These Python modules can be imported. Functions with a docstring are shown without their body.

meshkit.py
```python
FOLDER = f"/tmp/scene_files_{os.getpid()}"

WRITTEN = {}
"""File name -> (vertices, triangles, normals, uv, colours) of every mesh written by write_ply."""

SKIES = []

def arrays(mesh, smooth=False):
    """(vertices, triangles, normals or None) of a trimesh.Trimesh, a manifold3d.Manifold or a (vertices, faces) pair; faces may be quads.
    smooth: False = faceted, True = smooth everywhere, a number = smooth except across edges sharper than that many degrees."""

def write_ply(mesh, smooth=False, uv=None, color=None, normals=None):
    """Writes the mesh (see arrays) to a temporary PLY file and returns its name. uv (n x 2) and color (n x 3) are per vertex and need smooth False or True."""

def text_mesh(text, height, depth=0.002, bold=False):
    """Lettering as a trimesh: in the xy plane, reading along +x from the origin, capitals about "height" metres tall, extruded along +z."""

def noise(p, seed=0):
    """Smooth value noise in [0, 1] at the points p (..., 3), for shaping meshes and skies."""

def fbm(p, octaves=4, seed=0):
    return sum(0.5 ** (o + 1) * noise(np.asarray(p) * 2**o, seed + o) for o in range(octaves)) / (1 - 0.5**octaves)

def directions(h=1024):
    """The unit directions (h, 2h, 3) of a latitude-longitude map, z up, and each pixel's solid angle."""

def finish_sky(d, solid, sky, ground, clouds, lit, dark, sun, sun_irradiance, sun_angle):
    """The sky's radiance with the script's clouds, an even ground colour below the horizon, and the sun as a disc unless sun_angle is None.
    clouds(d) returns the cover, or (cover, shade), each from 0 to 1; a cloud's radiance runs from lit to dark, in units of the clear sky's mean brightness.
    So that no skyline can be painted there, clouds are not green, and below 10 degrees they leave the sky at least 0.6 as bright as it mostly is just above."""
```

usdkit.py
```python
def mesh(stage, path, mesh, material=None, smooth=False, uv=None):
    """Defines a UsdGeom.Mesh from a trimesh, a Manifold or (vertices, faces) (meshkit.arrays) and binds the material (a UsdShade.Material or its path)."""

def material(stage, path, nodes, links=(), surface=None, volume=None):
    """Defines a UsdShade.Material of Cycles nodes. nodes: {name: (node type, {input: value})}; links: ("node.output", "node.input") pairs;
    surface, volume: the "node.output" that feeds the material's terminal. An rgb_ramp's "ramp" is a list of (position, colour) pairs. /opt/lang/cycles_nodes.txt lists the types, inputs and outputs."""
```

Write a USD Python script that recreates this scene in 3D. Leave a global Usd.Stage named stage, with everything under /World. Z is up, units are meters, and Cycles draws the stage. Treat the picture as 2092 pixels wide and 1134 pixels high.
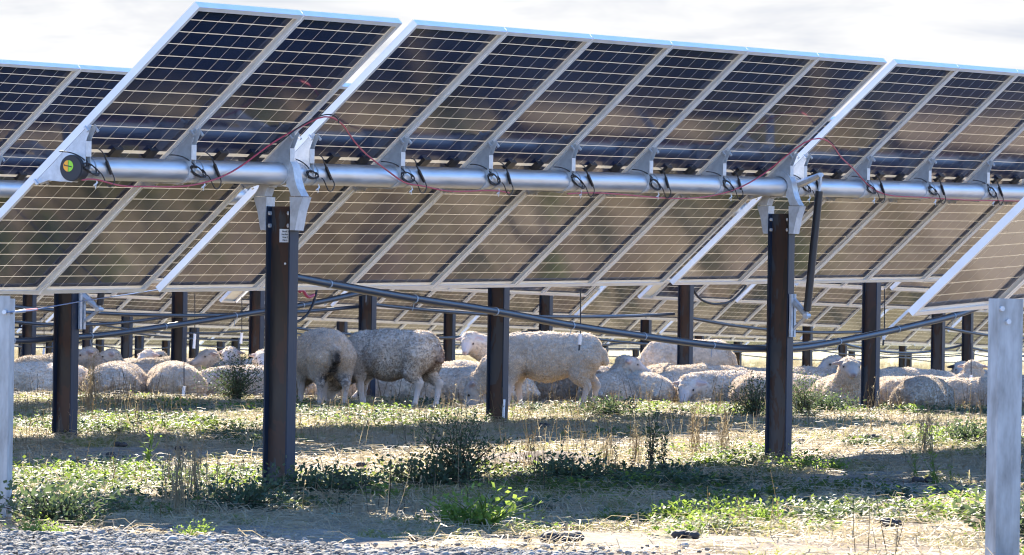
import math, random
import numpy as np, trimesh, shapely
from shapely.geometry import Polygon, Point, box as sbox
from pxr import Usd, UsdGeom, UsdLux, UsdShade, Gf, Sdf, Vt
import usdkit, meshkit

stage = Usd.Stage.CreateInMemory()
UsdGeom.SetStageUpAxis(stage, 'Z'); UsdGeom.SetStageMetersPerUnit(stage, 1.0)
UsdGeom.Xform.Define(stage, '/World'); UsdGeom.Scope.Define(stage, '/World/Looks')

# ------------------------------------------------------------------ camera, sky, sun, exposure
W, H, F = 2092.0, 1134.0, 10979.4          # photograph's pixels and focal length in those pixels
PITCH, ROLL, CAMH = 0.0095993, 0.0157080, 0.86
cp, sp, cr, sr = math.cos(PITCH), math.sin(PITCH), math.cos(ROLL), math.sin(ROLL)
FWD, UP0, RT0 = np.array([0, cp, sp]), np.array([0, -sp, cp]), np.array([1.0, 0, 0])
CR, CU = RT0 * cr + UP0 * sr, UP0 * cr - RT0 * sr
cam = UsdGeom.Camera.Define(stage, '/World/camera')
cam.AddTransformOp().Set(Gf.Matrix4d(*CR, 0, *CU, 0, *(-FWD), 0, 0, 0, CAMH, 1))
cam.CreateHorizontalApertureAttr(36.0); cam.CreateVerticalApertureAttr(36.0 * 555 / 1024)
cam.CreateFocalLengthAttr(36.0 * F / W); cam.CreateClippingRangeAttr(Gf.Vec2f(0.5, 20000))
cam.CreateFStopAttr(22.0); cam.CreateFocusDistanceAttr(31.0)
cam.CreateExposureAttr(2.1)

SUN = np.array([-0.270, 1.50, 1.0]); SUN /= np.linalg.norm(SUN)
SUN_EL, SUN_ROT = math.asin(SUN[2]), math.atan2(SUN[0], SUN[1])
sun = UsdLux.DistantLight.Define(stage, '/World/sun')
z = SUN; x = np.cross([0, 0, 1], z); x /= np.linalg.norm(x); y = np.cross(z, x)
sun.AddTransformOp().Set(Gf.Matrix4d(*x, 0, *y, 0, *z, 0, 0, 0, 60, 1))
sun.CreateIntensityAttr(1.25); sun.CreateAngleAttr(0.53); sun.CreateNormalizeAttr(True)
sun.CreateColorAttr(Gf.Vec3f(1.0, 0.91, 0.77))
sky = UsdLux.DomeLight.Define(stage, '/World/sky')
SKYMAT = usdkit.material(stage, '/World/Looks/sky', {
    'tc': ('texture_coordinate', {}),
    'mp': ('mapping', {'mapping_type': 'point', 'scale': (3.0, 3.0, 16.0)}),
    'n1': ('noise_texture', {'scale': 1.35, 'detail': 7.0, 'roughness': 0.56, 'distortion': 0.35}),
    'sx': ('separate_xyz', {}),
    'low': ('map_range', {'from_min': 0.03, 'from_max': 0.17, 'to_min': 0.30, 'to_max': -0.22, 'clamp': True}),
    'sum': ('math', {'math_type': 'add'}),
    'cov': ('rgb_ramp', {'ramp': [(0.42, (0, 0, 0)), (0.62, (1, 1, 1))]}),
    'n2': ('noise_texture', {'scale': 7.5, 'detail': 6.0, 'roughness': 0.55, 'distortion': 0.3}),
    'shade': ('rgb_ramp', {'ramp': [(0.33, (1.55, 1.63, 1.82)), (0.46, (1.9, 1.93, 2.0)), (0.56, (2.15, 2.15, 2.15))]}),
    'st': ('sky_texture', {'sky_type': 'single_scattering', 'sun_disc': False, 'sun_elevation': SUN_EL, 'sun_rotation': SUN_ROT,
                           'altitude': 1500.0, 'air_density': 1.0, 'aerosol_density': 0.35, 'ozone_density': 3.0}),
    'hs': ('hsv', {'hue': 0.508, 'saturation': 1.2, 'value': 1.0}),
    'mix': ('mix_color', {'blend_type': 'mix'}),
    'bg': ('background_shader', {'strength': 0.112}),
}, [('tc.generated', 'mp.vector'), ('mp.vector', 'n1.vector'), ('mp.vector', 'n2.vector'), ('tc.generated', 'sx.vector'),
    ('sx.z', 'low.value'), ('n1.fac', 'sum.value1'), ('low.result', 'sum.value2'), ('sum.value', 'cov.fac'), ('n2.fac', 'shade.fac'),
    ('cov.color', 'mix.fac'), ('st.color', 'hs.color'), ('hs.color', 'mix.a'), ('shade.color', 'mix.b'), ('mix.result', 'bg.color')], surface='bg.background')
UsdShade.MaterialBindingAPI.Apply(sky.GetPrim()).Bind(SKYMAT)
sky.GetPrim().SetCustomDataByKey('kind', 'structure')

# ------------------------------------------------------------------ helpers
def project(P):
    P = np.asarray(P, float) - [0, 0, CAMH]
    u = P @ RT0; d = P @ FWD; v = -(P @ UP0)
    u, v = u / d * F, v / d * F
    return np.stack([W / 2 + u * cr - v * sr, H / 2 + u * sr + v * cr], -1), d
def ray(px, py):
    a, b = px - W / 2, py - H / 2
    u, v = a * cr + b * sr, -a * sr + b * cr
    d = RT0 * (u / F) + FWD - UP0 * (v / F)
    return d
USED = {}
def uniq(parent, name):
    k = (parent, name); n = USED.get(k, -1) + 1; USED[k] = n
    return f'{parent}/{name}' + (f'_{n:03d}' if n else '')
def tag(prim, label=None, category=None, group=None, kind=None):
    p = prim.GetPrim() if hasattr(prim, 'GetPrim') else prim
    for k, v in (('label', label), ('category', category), ('group', group), ('kind', kind)):
        if v: p.SetCustomDataByKey(k, v)
    return p
def xform(parent, name, mat=None, loc=None, rz=None, scale=None):
    x = UsdGeom.Xform.Define(stage, uniq(parent, name))
    if mat is not None: x.AddTransformOp().Set(mat)
    if loc is not None: x.AddTranslateOp().Set(Gf.Vec3d(*map(float, loc)))
    if rz is not None: x.AddRotateZOp().Set(float(rz))
    if scale is not None: x.AddScaleOp().Set(Gf.Vec3f(*([float(scale)] * 3 if np.ndim(scale) == 0 else map(float, scale))))
    return x
def P(x): return str(x.GetPath()) if hasattr(x, 'GetPath') else x
def mesh(parent, name, m, mat, smooth=False, label=None, kind=None):
    g = usdkit.mesh(stage, uniq(P(parent), name), m, M[mat] if isinstance(mat, str) else mat, smooth)
    if label or kind: tag(g, label, kind=kind)
    return g
def ref(parent, name, target, instance=True, **kw):
    x = xform(P(parent), name, **kw)
    x.GetPrim().GetReferences().AddInternalReference(Sdf.Path(target))
    if instance: x.GetPrim().SetInstanceable(True)
    return x
def cls(name):
    return stage.CreateClassPrim('/' + name).GetPath().pathString
def bx(x0, x1, y0, y1, z0, z1):
    v = np.array([[x0, y0, z0], [x1, y0, z0], [x1, y1, z0], [x0, y1, z0], [x0, y0, z1], [x1, y0, z1], [x1, y1, z1], [x0, y1, z1]], float)
    f = np.array([[0, 2, 1], [0, 3, 2], [4, 5, 6], [4, 6, 7], [0, 1, 5], [0, 5, 4], [1, 2, 6], [1, 6, 5], [2, 3, 7], [2, 7, 6], [3, 0, 4], [3, 4, 7]])
    return v, f
def cat(parts):
    V, Fs, n = [], [], 0
    for p in parts:
        v, f = (np.asarray(p.vertices), np.asarray(p.faces)) if hasattr(p, 'vertices') else p
        V.append(v); Fs.append(f + n); n += len(v)
    return np.vstack(V), np.vstack(Fs)
def tube(points, r, sides=8, caps=True):
    p = np.asarray(points, float); n = len(p)
    t = np.gradient(p, axis=0); t /= np.linalg.norm(t, axis=1, keepdims=True) + 1e-12
    a = np.cross(t, np.where(np.abs(t[:, 2:]) < 0.9, [0, 0, 1.0], [1.0, 0, 0])); a /= np.linalg.norm(a, axis=1, keepdims=True) + 1e-12
    b = np.cross(t, a); ang = np.arange(sides) * 2 * np.pi / sides
    rr = np.broadcast_to(r, (n,))[:, None, None]
    v = (p[:, None] + rr * (np.cos(ang)[None, :, None] * a[:, None] + np.sin(ang)[None, :, None] * b[:, None])).reshape(-1, 3)
    i, j = np.meshgrid(np.arange(n - 1), np.arange(sides), indexing='ij')
    q = np.stack([i * sides + j, i * sides + (j + 1) % sides, (i + 1) * sides + (j + 1) % sides, (i + 1) * sides + j], -1).reshape(-1, 4)
    f = np.vstack([q[:, [0, 2, 1]], q[:, [0, 3, 2]]])
    if caps:
        m = len(v); v = np.vstack([v, p[:1], p[-1:]]); k = np.arange(sides)
        f = np.vstack([f, np.stack([np.full(sides, m), k, (k + 1) % sides], 1), np.stack([np.full(sides, m + 1), (n - 1) * sides + (k + 1) % sides, (n - 1) * sides + k], 1)])
    return v, f
def extrude(poly, d):
    geoms = getattr(poly, 'geoms', [poly])
    return cat([trimesh.creation.extrude_polygon(g, d, engine='earcut') for g in geoms])
def move(m, R=None, t=(0, 0, 0)):
    v, f = (np.asarray(m.vertices), np.asarray(m.faces)) if hasattr(m, 'vertices') else m
    if R is not None: v = v @ np.asarray(R, float).T
    return v + np.asarray(t, float), f
def catenary(p0, p1, sag, n=24):
    t = np.linspace(0, 1, n)[:, None]
    q = (1 - t) * np.asarray(p0) + t * np.asarray(p1)
    q[:, 2] -= sag * 4 * t[:, 0] * (1 - t[:, 0])
    return q
def spline(pts, n=60):
    from scipy.interpolate import PchipInterpolator
    p = np.asarray(pts, float); s = np.concatenate([[0], np.cumsum(np.linalg.norm(np.diff(p, axis=0), axis=1))])
    from scipy.interpolate import CubicSpline
    return CubicSpline(s, p)(np.linspace(0, s[-1], n))

# ------------------------------------------------------------------ materials
M = {}
def mat(name, nodes, links, surface='p.BSDF'):
    M[name] = usdkit.material(stage, '/World/Looks/' + name, nodes, links, surface=surface)
def noisy(name, stops, scale=8.0, detail=5.0, rough=0.5, metallic=0.0, spec=0.5, bump=0.0, bscale=40.0, bdist=0.01, coord='object', stretch=(1, 1, 1), rough2=None, extra=None):
    nodes = {'tc': ('texture_coordinate', {}), 'geo': ('geometry', {}), 'mp': ('mapping', {'scale': stretch}),
             'n': ('noise_texture', {'scale': scale, 'detail': detail, 'roughness': 0.6}), 'r': ('rgb_ramp', {'ramp': stops}),
             'p': ('principled_bsdf', {'roughness': rough, 'metallic': metallic, 'specular_ior_level': spec, **(extra or {})})}
    links = [('geo.position' if coord == 'world' else 'tc.object', 'mp.vector'), ('mp.vector', 'n.vector'), ('n.fac', 'r.fac'), ('r.color', 'p.base_color')]
    if rough2 is not None:
        nodes['rr'] = ('map_range', {'from_min': 0.3, 'from_max': 0.7, 'to_min': rough, 'to_max': rough2, 'clamp': True}); links += [('n.fac', 'rr.value'), ('rr.result', 'p.roughness')]
    if bump:
        nodes['bn'] = ('noise_texture', {'scale': bscale, 'detail': 4.0}); nodes['b'] = ('bump', {'strength': bump, 'distance': bdist})
        links += [('mp.vector', 'bn.vector'), ('bn.fac', 'b.height'), ('b.normal', 'p.normal')]
    mat(name, nodes, links)
def plain(name, col, rough=0.5, metallic=0.0, **k):
    mat(name, {'p': ('principled_bsdf', {'base_color': col, 'roughness': rough, 'metallic': metallic, **k})}, [])
noisy('frame_aluminium', [(0.3, (0.62, 0.62, 0.62)), (0.7, (0.72, 0.72, 0.72))], 6, rough=0.40, metallic=0.45, rough2=0.52)
noisy('galvanised_tube', [(0.3, (0.46, 0.48, 0.50)), (0.7, (0.64, 0.65, 0.67))], 9, rough=0.36, rough2=0.50, metallic=0.85, stretch=(0.35, 2, 2))
noisy('galvanised_plate', [(0.3, (0.40, 0.41, 0.42)), (0.7, (0.60, 0.61, 0.62))], 30, rough=0.40, rough2=0.58, metallic=0.5)
noisy('galvanised_post', [(0.30, (0.17, 0.17, 0.17)), (0.45, (0.29, 0.29, 0.285)), (0.56, (0.37, 0.37, 0.365)), (0.70, (0.48, 0.475, 0.46))], 14, detail=8.0, rough=0.40, rough2=0.66, metallic=0.45, bump=0.2, bscale=60, bdist=.003, stretch=(1, 1, 0.3))
mat('rusty_steel', {
    'tc': ('texture_coordinate', {}), 'oi': ('object_info', {}), 'off': ('vector_math', {'math_type': 'scale', 'scale': 37.0}), 'cmb': ('combine_xyz', {}), 'sum': ('vector_math', {'math_type': 'add'}),
    'mp': ('mapping', {'scale': (1.6, 1.6, 0.5)}),
    'n': ('noise_texture', {'scale': 2.6, 'detail': 6.0, 'roughness': 0.62, 'distortion': 0.5}),
    'r': ('rgb_ramp', {'ramp': [(0.34, (0.009, 0.008, 0.008)), (0.455, (0.020, 0.012, 0.009)), (0.47, (0.046, 0.018, 0.010)), (0.525, (0.036, 0.017, 0.011)), (0.535, (0.042, 0.041, 0.043)), (0.66, (0.052, 0.050, 0.052)), (0.70, (0.075, 0.032, 0.016))]}),
    'n2': ('noise_texture', {'scale': 42.0, 'detail': 4.0}), 'b': ('bump', {'strength': 0.25, 'distance': 0.004}),
    'rg': ('map_range', {'from_min': 0.35, 'from_max': 0.65, 'to_min': 0.34, 'to_max': 0.62, 'clamp': True}),
    'p': ('principled_bsdf', {'metallic': 0.1, 'specular_ior_level': 0.55})},
    [('oi.random', 'cmb.x'), ('oi.random', 'cmb.z'), ('cmb.vector', 'off.vector1'), ('off.vector', 'sum.vector1'), ('tc.object', 'sum.vector2'), ('sum.vector', 'mp.vector'), ('mp.vector', 'n.vector'), ('mp.vector', 'n2.vector'),
     ('n.fac', 'r.fac'), ('r.color', 'p.base_color'), ('n.fac', 'rg.value'), ('rg.result', 'p.roughness'), ('n2.fac', 'b.height'), ('b.normal', 'p.normal')])
noisy('sky_tinted_mill_scale', [(0.34, (0.004, 0.009, 0.020)), (0.52, (0.007, 0.014, 0.030)), (0.62, (0.014, 0.019, 0.028)), (0.74, (0.036, 0.018, 0.012))], 3.0, rough=0.38, rough2=0.55, metallic=0.1, spec=0.38, bump=0.2, bscale=40, bdist=.004, stretch=(1.5, 1.5, 0.4))  # dark mill scale and rust, with reflected sky blue put into the colour
mat('solar_cell', {'g': ('geometry', {}), 'n': ('noise_texture', {'scale': 1.3, 'detail': 3.0}), 'r': ('rgb_ramp', {'ramp': [(0.35, (0.007, 0.012, 0.032)), (0.65, (0.010, 0.018, 0.048))]}),
    'p': ('principled_bsdf', {'roughness': 0.10, 'ior': 1.72, 'specular_ior_level': 0.5})},
    [('g.position', 'n.vector'), ('n.fac', 'r.fac'), ('r.color', 'p.base_color')])
mat('laminate', {'d': ('principled_bsdf', {'base_color': (0.62, 0.60, 0.55), 'roughness': 0.085, 'ior': 1.5}), 't': ('translucent_bsdf', {'color': (0.84, 0.80, 0.72)}),
    'm': ('mix_closure', {'fac': 0.52}), 'g': ('glossy_bsdf', {'color': (1, 1, 1), 'roughness': 0.10}), 'fr': ('fresnel', {'IOR': 1.55}), 'mg': ('mix_closure', {})},
    [('d.BSDF', 'm.closure1'), ('t.BSDF', 'm.closure2'), ('m.closure', 'mg.closure1'), ('g.BSDF', 'mg.closure2'), ('fr.fac', 'mg.fac')], surface='mg.closure')
plain('black_plastic', (0.012, 0.012, 0.014), 0.38)
plain('black_rubber', (0.02, 0.02, 0.023), 0.55)
noisy('conduit', [(0.3, (0.016, 0.020, 0.028)), (0.7, (0.030, 0.036, 0.046))], 5, rough=0.36)
plain('red_wire', (0.42, 0.055, 0.085), 0.45)
plain('blue_wire', (0.09, 0.16, 0.30), 0.45)
plain('white_plastic', (0.72, 0.73, 0.74), 0.4)
plain('zip_tie', (0.30, 0.33, 0.36), 0.5)
plain('label_white', (0.74, 0.75, 0.76), 0.55)
plain('ink', (0.03, 0.03, 0.035), 0.6)
plain('sticker_orange', (0.85, 0.36, 0.02), 0.5)
plain('sticker_green', (0.30, 0.62, 0.03), 0.5)
plain('sensor_tip', (0.03, 0.035, 0.04), 0.4)
plain('teal_plastic', (0.10, 0.42, 0.34), 0.4)
# ------------------------------------------------------------------ terrain
TD = np.array([-60, 10, 15, 22, 27, 32, 37, 42, 46, 52, 58, 65, 75, 85, 95, 105, 130, 200, 1000, 6000], float)
TZ = np.array([-.95, -.92, -.90, -.875, -.845, -.775, -.725, -.69, -.67, -.70, -.76, -.86, -1.02, -1.18, -1.31, -1.42, -1.55, -1.66, -2.2, -5.0]) + CAMH
from scipy.interpolate import PchipInterpolator
_tz = PchipInterpolator(TD, TZ)
def zg(x, y):
    x, y = np.broadcast_arrays(np.asarray(x, float), np.asarray(y, float))
    q = np.stack([x, y, np.zeros_like(x)], -1)
    near = np.clip((120 - np.abs(y)) / 60, 0, 1)
    return _tz(np.clip(y, -60, 6000)) + near * ((meshkit.fbm(q * 0.9, 3, 5) - .5) * 0.05 + (meshkit.noise(q * 5.0, 9) - .5) * 0.018)
def gpos(px, d, lift=0.0):
    """Ground point under picture column px at distance d."""
    x = 0.0
    for _ in range(4):
        zz = float(zg(x, d)); uv, _d = project(np.array([x, d, zz])); x += (px - uv[0]) / F * d
    return np.array([x, d, float(zg(x, d)) + lift])
def gray(px, py):
    """Where the sight line through a picture point meets the ground."""
    d = ray(px, py); t = np.linspace(14, 400, 8000); q = d * t[:, None] + [0, 0, CAMH]
    i = np.argmax(q[:, 2] < zg(q[:, 0], q[:, 1])); return q[i]
xs = np.unique(np.concatenate([np.linspace(-7, 7, 141), np.linspace(-16, 16, 65), [-4000, -1500, -600, -250, -120, -60, -30, 30, 60, 120, 250, 600, 1500, 4000]]))
ys = np.unique(np.concatenate([np.linspace(17, 64, 393), np.linspace(64, 130, 133), [-60, -20, 0, 8, 13, 140, 155, 175, 200, 240, 300, 400, 600, 900, 1500, 2500, 4000, 6000]]))
def sheet(xs, ys, lift=0.0):
    X, Y = np.meshgrid(xs, ys); V = np.stack([X, Y, zg(X, Y) + lift], -1).reshape(-1, 3)
    i, j = np.meshgrid(np.arange(len(ys) - 1), np.arange(len(xs) - 1), indexing='ij'); n = len(xs)
    q = np.stack([i * n + j, i * n + j + 1, (i + 1) * n + j + 1, (i + 1) * n + j], -1).reshape(-1, 4)
    return V, np.vstack([q[:, [0, 1, 2]], q[:, [0, 2, 3]]])
mat('soil', {'g': ('geometry', {}), 'n1': ('noise_texture', {'scale': 0.55, 'detail': 6.0, 'roughness': 0.6}), 'r1': ('rgb_ramp', {'ramp': [(0.30, (0.21, 0.165, 0.125)), (0.46, (0.27, 0.220, 0.165)), (0.58, (0.35, 0.295, 0.215)), (0.72, (0.28, 0.255, 0.15))]}),
    'n2': ('noise_texture', {'scale': 26.0, 'detail': 6.0, 'roughness': 0.7}), 'r2': ('rgb_ramp', {'ramp': [(0.30, (0.45, 0.42, 0.40)), (0.55, (1, 1, 1)), (0.75, (1.25, 1.2, 1.1))]}),
    'sx': ('separate_xyz', {}), 'far': ('map_range', {'from_min': 62.0, 'from_max': 110.0, 'to_min': 0.0, 'to_max': 1.0, 'clamp': True}),
    'nf': ('noise_texture', {'scale': 0.16, 'detail': 6.0, 'roughness': 0.65}), 'rf': ('rgb_ramp', {'ramp': [(0.35, (0.22, 0.23, 0.10)), (0.5, (0.38, 0.35, 0.20)), (0.65, (0.50, 0.44, 0.28))]}),
    'mf': ('mix_color', {'blend_type': 'mix'}),
    'm': ('mix_color', {'blend_type': 'multiply', 'fac': 1.0}), 'b': ('bump', {'strength': 0.8, 'distance': 0.02}), 'p': ('principled_bsdf', {'roughness': 0.95, 'specular_ior_level': 0.15})},
    [('g.position', 'n1.vector'), ('g.position', 'n2.vector'), ('g.position', 'nf.vector'), ('g.position', 'sx.vector'), ('sx.y', 'far.value'), ('n1.fac', 'r1.fac'), ('n2.fac', 'r2.fac'), ('r1.color', 'm.a'), ('r2.color', 'm.b'),
     ('nf.fac', 'rf.fac'), ('far.result', 'mf.fac'), ('m.result', 'mf.a'), ('rf.color', 'mf.b'), ('mf.result', 'p.base_color'), ('n2.fac', 'b.height'), ('b.normal', 'p.normal')])
tag(mesh('/World', 'ground', sheet(xs, ys), 'soil', smooth=True), kind='structure')
noisy('gravel_bed', [(0.3, (0.16, 0.155, 0.15)), (0.55, (0.30, 0.29, 0.275)), (0.75, (0.42, 0.41, 0.39))], 22, rough=0.9, spec=0.2, bump=1.0, bscale=30, bdist=0.03, coord='world')
def road_edge(x): return 20.74 - 0.48 * np.minimum(x, 3.0) + 0.12 * np.sin(x * 3.1)
rx = np.unique(np.concatenate([np.linspace(-6, 4, 81), [-60, -25, -12, 8, 15, 30, 60]])); rt = np.linspace(0, 1, 60) ** 1.5
X = np.repeat(rx[None], 60, 0); Y = road_edge(np.clip(X, -6, 4)) - rt[:, None] * (road_edge(np.clip(X, -6, 4)) - 6.0)
V = np.stack([X, Y, zg(X, Y) + np.minimum(0.030, 0.004 + 0.05 * rt[:, None])], -1).reshape(-1, 3)
i, j = np.meshgrid(np.arange(59), np.arange(len(rx) - 1), indexing='ij'); n = len(rx)
q = np.stack([i * n + j, (i + 1) * n + j, (i + 1) * n + j + 1, i * n + j + 1], -1).reshape(-1, 4)
tag(mesh('/World', 'gravel_road', (V, np.vstack([q[:, [0, 1, 2]], q[:, [0, 2, 3]]])), 'gravel_bed', smooth=True), kind='structure')

# ------------------------------------------------------------------ solar panel: a class with parts
O0 = np.array([-2.0646, 25.155, 0.0]); AL, TILT = 0.46633, 0.73974
PW, GAP, PL, OFF, TR = 1.00958, 0.14672, 2.0025, 0.09488, 0.056
PITCHR = 4.95
HH = np.array([math.cos(AL), -math.sin(AL), 0.0])
w_, l_ = PW - 0.012, PL            # module outer size
FT, FH, FL = 0.003, 0.035, 0.026   # frame wall, height, flange
def frame_mesh(w, l):
    return cat([bx(0, FT, -l / 2, l / 2, 0, FH), bx(w - FT, w, -l / 2, l / 2, 0, FH), bx(FT, w - FT, -l / 2, -l / 2 + FT, 0, FH), bx(FT, w - FT, l / 2 - FT, l / 2, 0, FH),
                bx(FT, FL, -l / 2 + FT, l / 2 - FT, 0, 0.002), bx(w - FL, w - FT, -l / 2 + FT, l / 2 - FT, 0, 0.002),
                bx(FL, w - FL, -l / 2 + FT, -l / 2 + FL, 0.0002, 0.0022), bx(FL, w - FL, l / 2 - FL, l / 2 - FT, 0.0002, 0.0022)])
CX, CY, GX, GY, MID = 0.1568, 0.0748, 0.0034, 0.0060, 0.022
def cell_quads():
    out = []
    tot = 12 * CY + 11 * GY
    x0 = (w_ - (6 * CX + 5 * GX)) / 2
    for half in (-1, 1):
        for a in range(12):
            yb = MID / 2 + a * (CY + GY)
            y0, y1 = (yb, yb + CY) if half > 0 else (-yb - CY, -yb)
            for b in range(6):
                xa = x0 + b * (CX + GX); xb = xa + CX; k = 0.0035; zc = 0.0225
                out.append(np.array([[xa + k, y0, zc], [xb - k, y0, zc], [xb, y0 + k, zc], [xb, y1 - k, zc], [xb - k, y1, zc], [xa + k, y1, zc], [xa, y1 - k, zc], [xa, y0 + k, zc]]))
    return out
OCT = np.array([[0, 2, 1], [0, 3, 2], [0, 4, 3], [0, 5, 4], [0, 6, 5], [0, 7, 6]])
CELLS = cell_quads()
def panel_parts(root, single_cells):
    mesh(root, 'frame', frame_mesh(w_, l_), 'frame_aluminium')
    mesh(root, 'glass_sheet', bx(FT, w_ - FT, -l_ / 2 + FT, l_ / 2 - FT, 0.024, 0.030), 'laminate')
    if single_cells:
        for c in CELLS: mesh(root, 'solar_cell', (c, OCT), 'solar_cell')
    else:
        mesh(root, 'solar_cells', cat([(c, OCT) for c in CELLS]), 'solar_cell', kind='stuff')
    for cx in (0.17, 0.5, 0.83):
        b = bx(cx * w_ - 0.038, cx * w_ + 0.038, -0.030, 0.026, 0.004, 0.0222)
        mesh(root, 'junction_box', b, 'black_plastic')
PANEL = cls('solar_panel_kind'); panel_parts(PANEL, False)

# module bracket (folded saddle on the tube); local x along the tube, y down the panel, z towards the glass
def saddle():
    a = 0.205
    poly = Polygon([(-a, OFF - .002), (a, OFF - .002), (a, OFF - .014), (0.135, 0.048), (0.085, -0.005), (0.05, -0.045), (-0.05, -0.045), (-0.085, -0.005), (-0.135, 0.048), (-a, OFF - .014)]).difference(Point(0, 0).buffer(TR + .001, 24))
    side = extrude(poly, 0.003)
    R = np.array([[0, 0, 1], [1, 0, 0], [0, 1, 0]])            # polygon (u,v) -> local (y,z), extruded along x
    L, Rr = move(side, R, (-0.024, 0, 0)), move(side, R, (0.021, 0, 0))
    webs = []
    for s in (-1, 1):
        p0, p1 = np.array([s * 0.085, -0.005]), np.array([s * 0.135, 0.048]); d = (p1 - p0) / np.linalg.norm(p1 - p0); nrm = np.array([-d[1], d[0]]) * .0025
        pp = Polygon([p0 - nrm, p1 - nrm, p1 + nrm, p0 + nrm]); webs.append(move(extrude(pp, 0.048), R, (-0.024, 0, 0)))
    bolts = [tube([(dx, s * (a - .02), OFF - .03), (dx, s * (a - .02), OFF - .001)], .008, 6) for s in (-1, 1) for dx in (-.045, .045)]
    strap = trimesh.creation.annulus(TR + .0005, TR + .004, 0.05)
    strap = move(strap, np.array([[0, 0, 1], [1, 0, 0], [0, 1, 0]]))
    return cat([L, Rr] + webs + [strap]), cat(bolts)
SAD, SADB = saddle()
BRACKET = cls('mounting_bracket_kind'); mesh(BRACKET, 'saddle', SAD, 'galvanised_plate'); mesh(BRACKET, 'bolts', SADB, 'galvanised_plate', kind='stuff')

def row_axes(ep):
    r = np.array([math.sin(AL) * math.cos(ep), math.cos(AL) * math.cos(ep), math.sin(ep)])
    zz = np.cross(HH, r); c = math.cos(TILT) * HH + math.sin(TILT) * zz; n = -np.cross(r, c)
    return r, c, n
class Row:
    def __init__(s, k, z0, ep):
        s.k = k; s.b = O0 - HH * PITCHR * (k - 1); s.b = np.array([s.b[0], s.b[1], z0 + CAMH]); s.ep = ep; s.r, s.c, s.n = row_axes(ep)
    def at(s, t, a=0.0, b=0.0): return s.b + s.r * t + s.c * a + s.n * b        # along, up the panel, towards the glass
    def th(s, t, up=0.0, h=0.0): return s.b + s.r * t + np.array([0, 0, up]) + HH * h
    def find(s, px, a=0.0, b=0.0):
        t = np.linspace(-25, 160, 6000); uv, d = project(s.b + s.r * t[:, None] + s.c * a + s.n * b); m = d > 8
        return float(np.interp(px, uv[m, 0], t[m]))
    def onplane(s, px, py, h):
        """Point of the upright plane along the row (h metres towards +HH of the tube) seen at a picture point."""
        d = ray(px, py); o = np.array([0, 0, CAMH]); q = s.b + HH * h; t = ((q - o) @ HH) / (d @ HH); return o + d * t
    def mtx(s, t): p = s.at(t); return Gf.Matrix4d(*s.r, 0, *(-s.c), 0, *s.n, 0, *p, 1)
ROWS = {0: Row(0, .6777, .0473), 1: Row(1, .72156, .02015), 2: Row(2, .7235, .0152), 22: Row(2, 1.0963, -.0036), 3: Row(3, 1.0711, -.0046), 4: Row(4, 1.096, -.0088), 5: Row(5, 1.1078, -.0108),
        6: Row(6, .8155, -.0057), 7: Row(7, .6477, -.0046), 8: Row(8, .4923, -.0030), 9: Row(9, .1832, -.0006)}
BOT = (-PL / 2, OFF)
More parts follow.
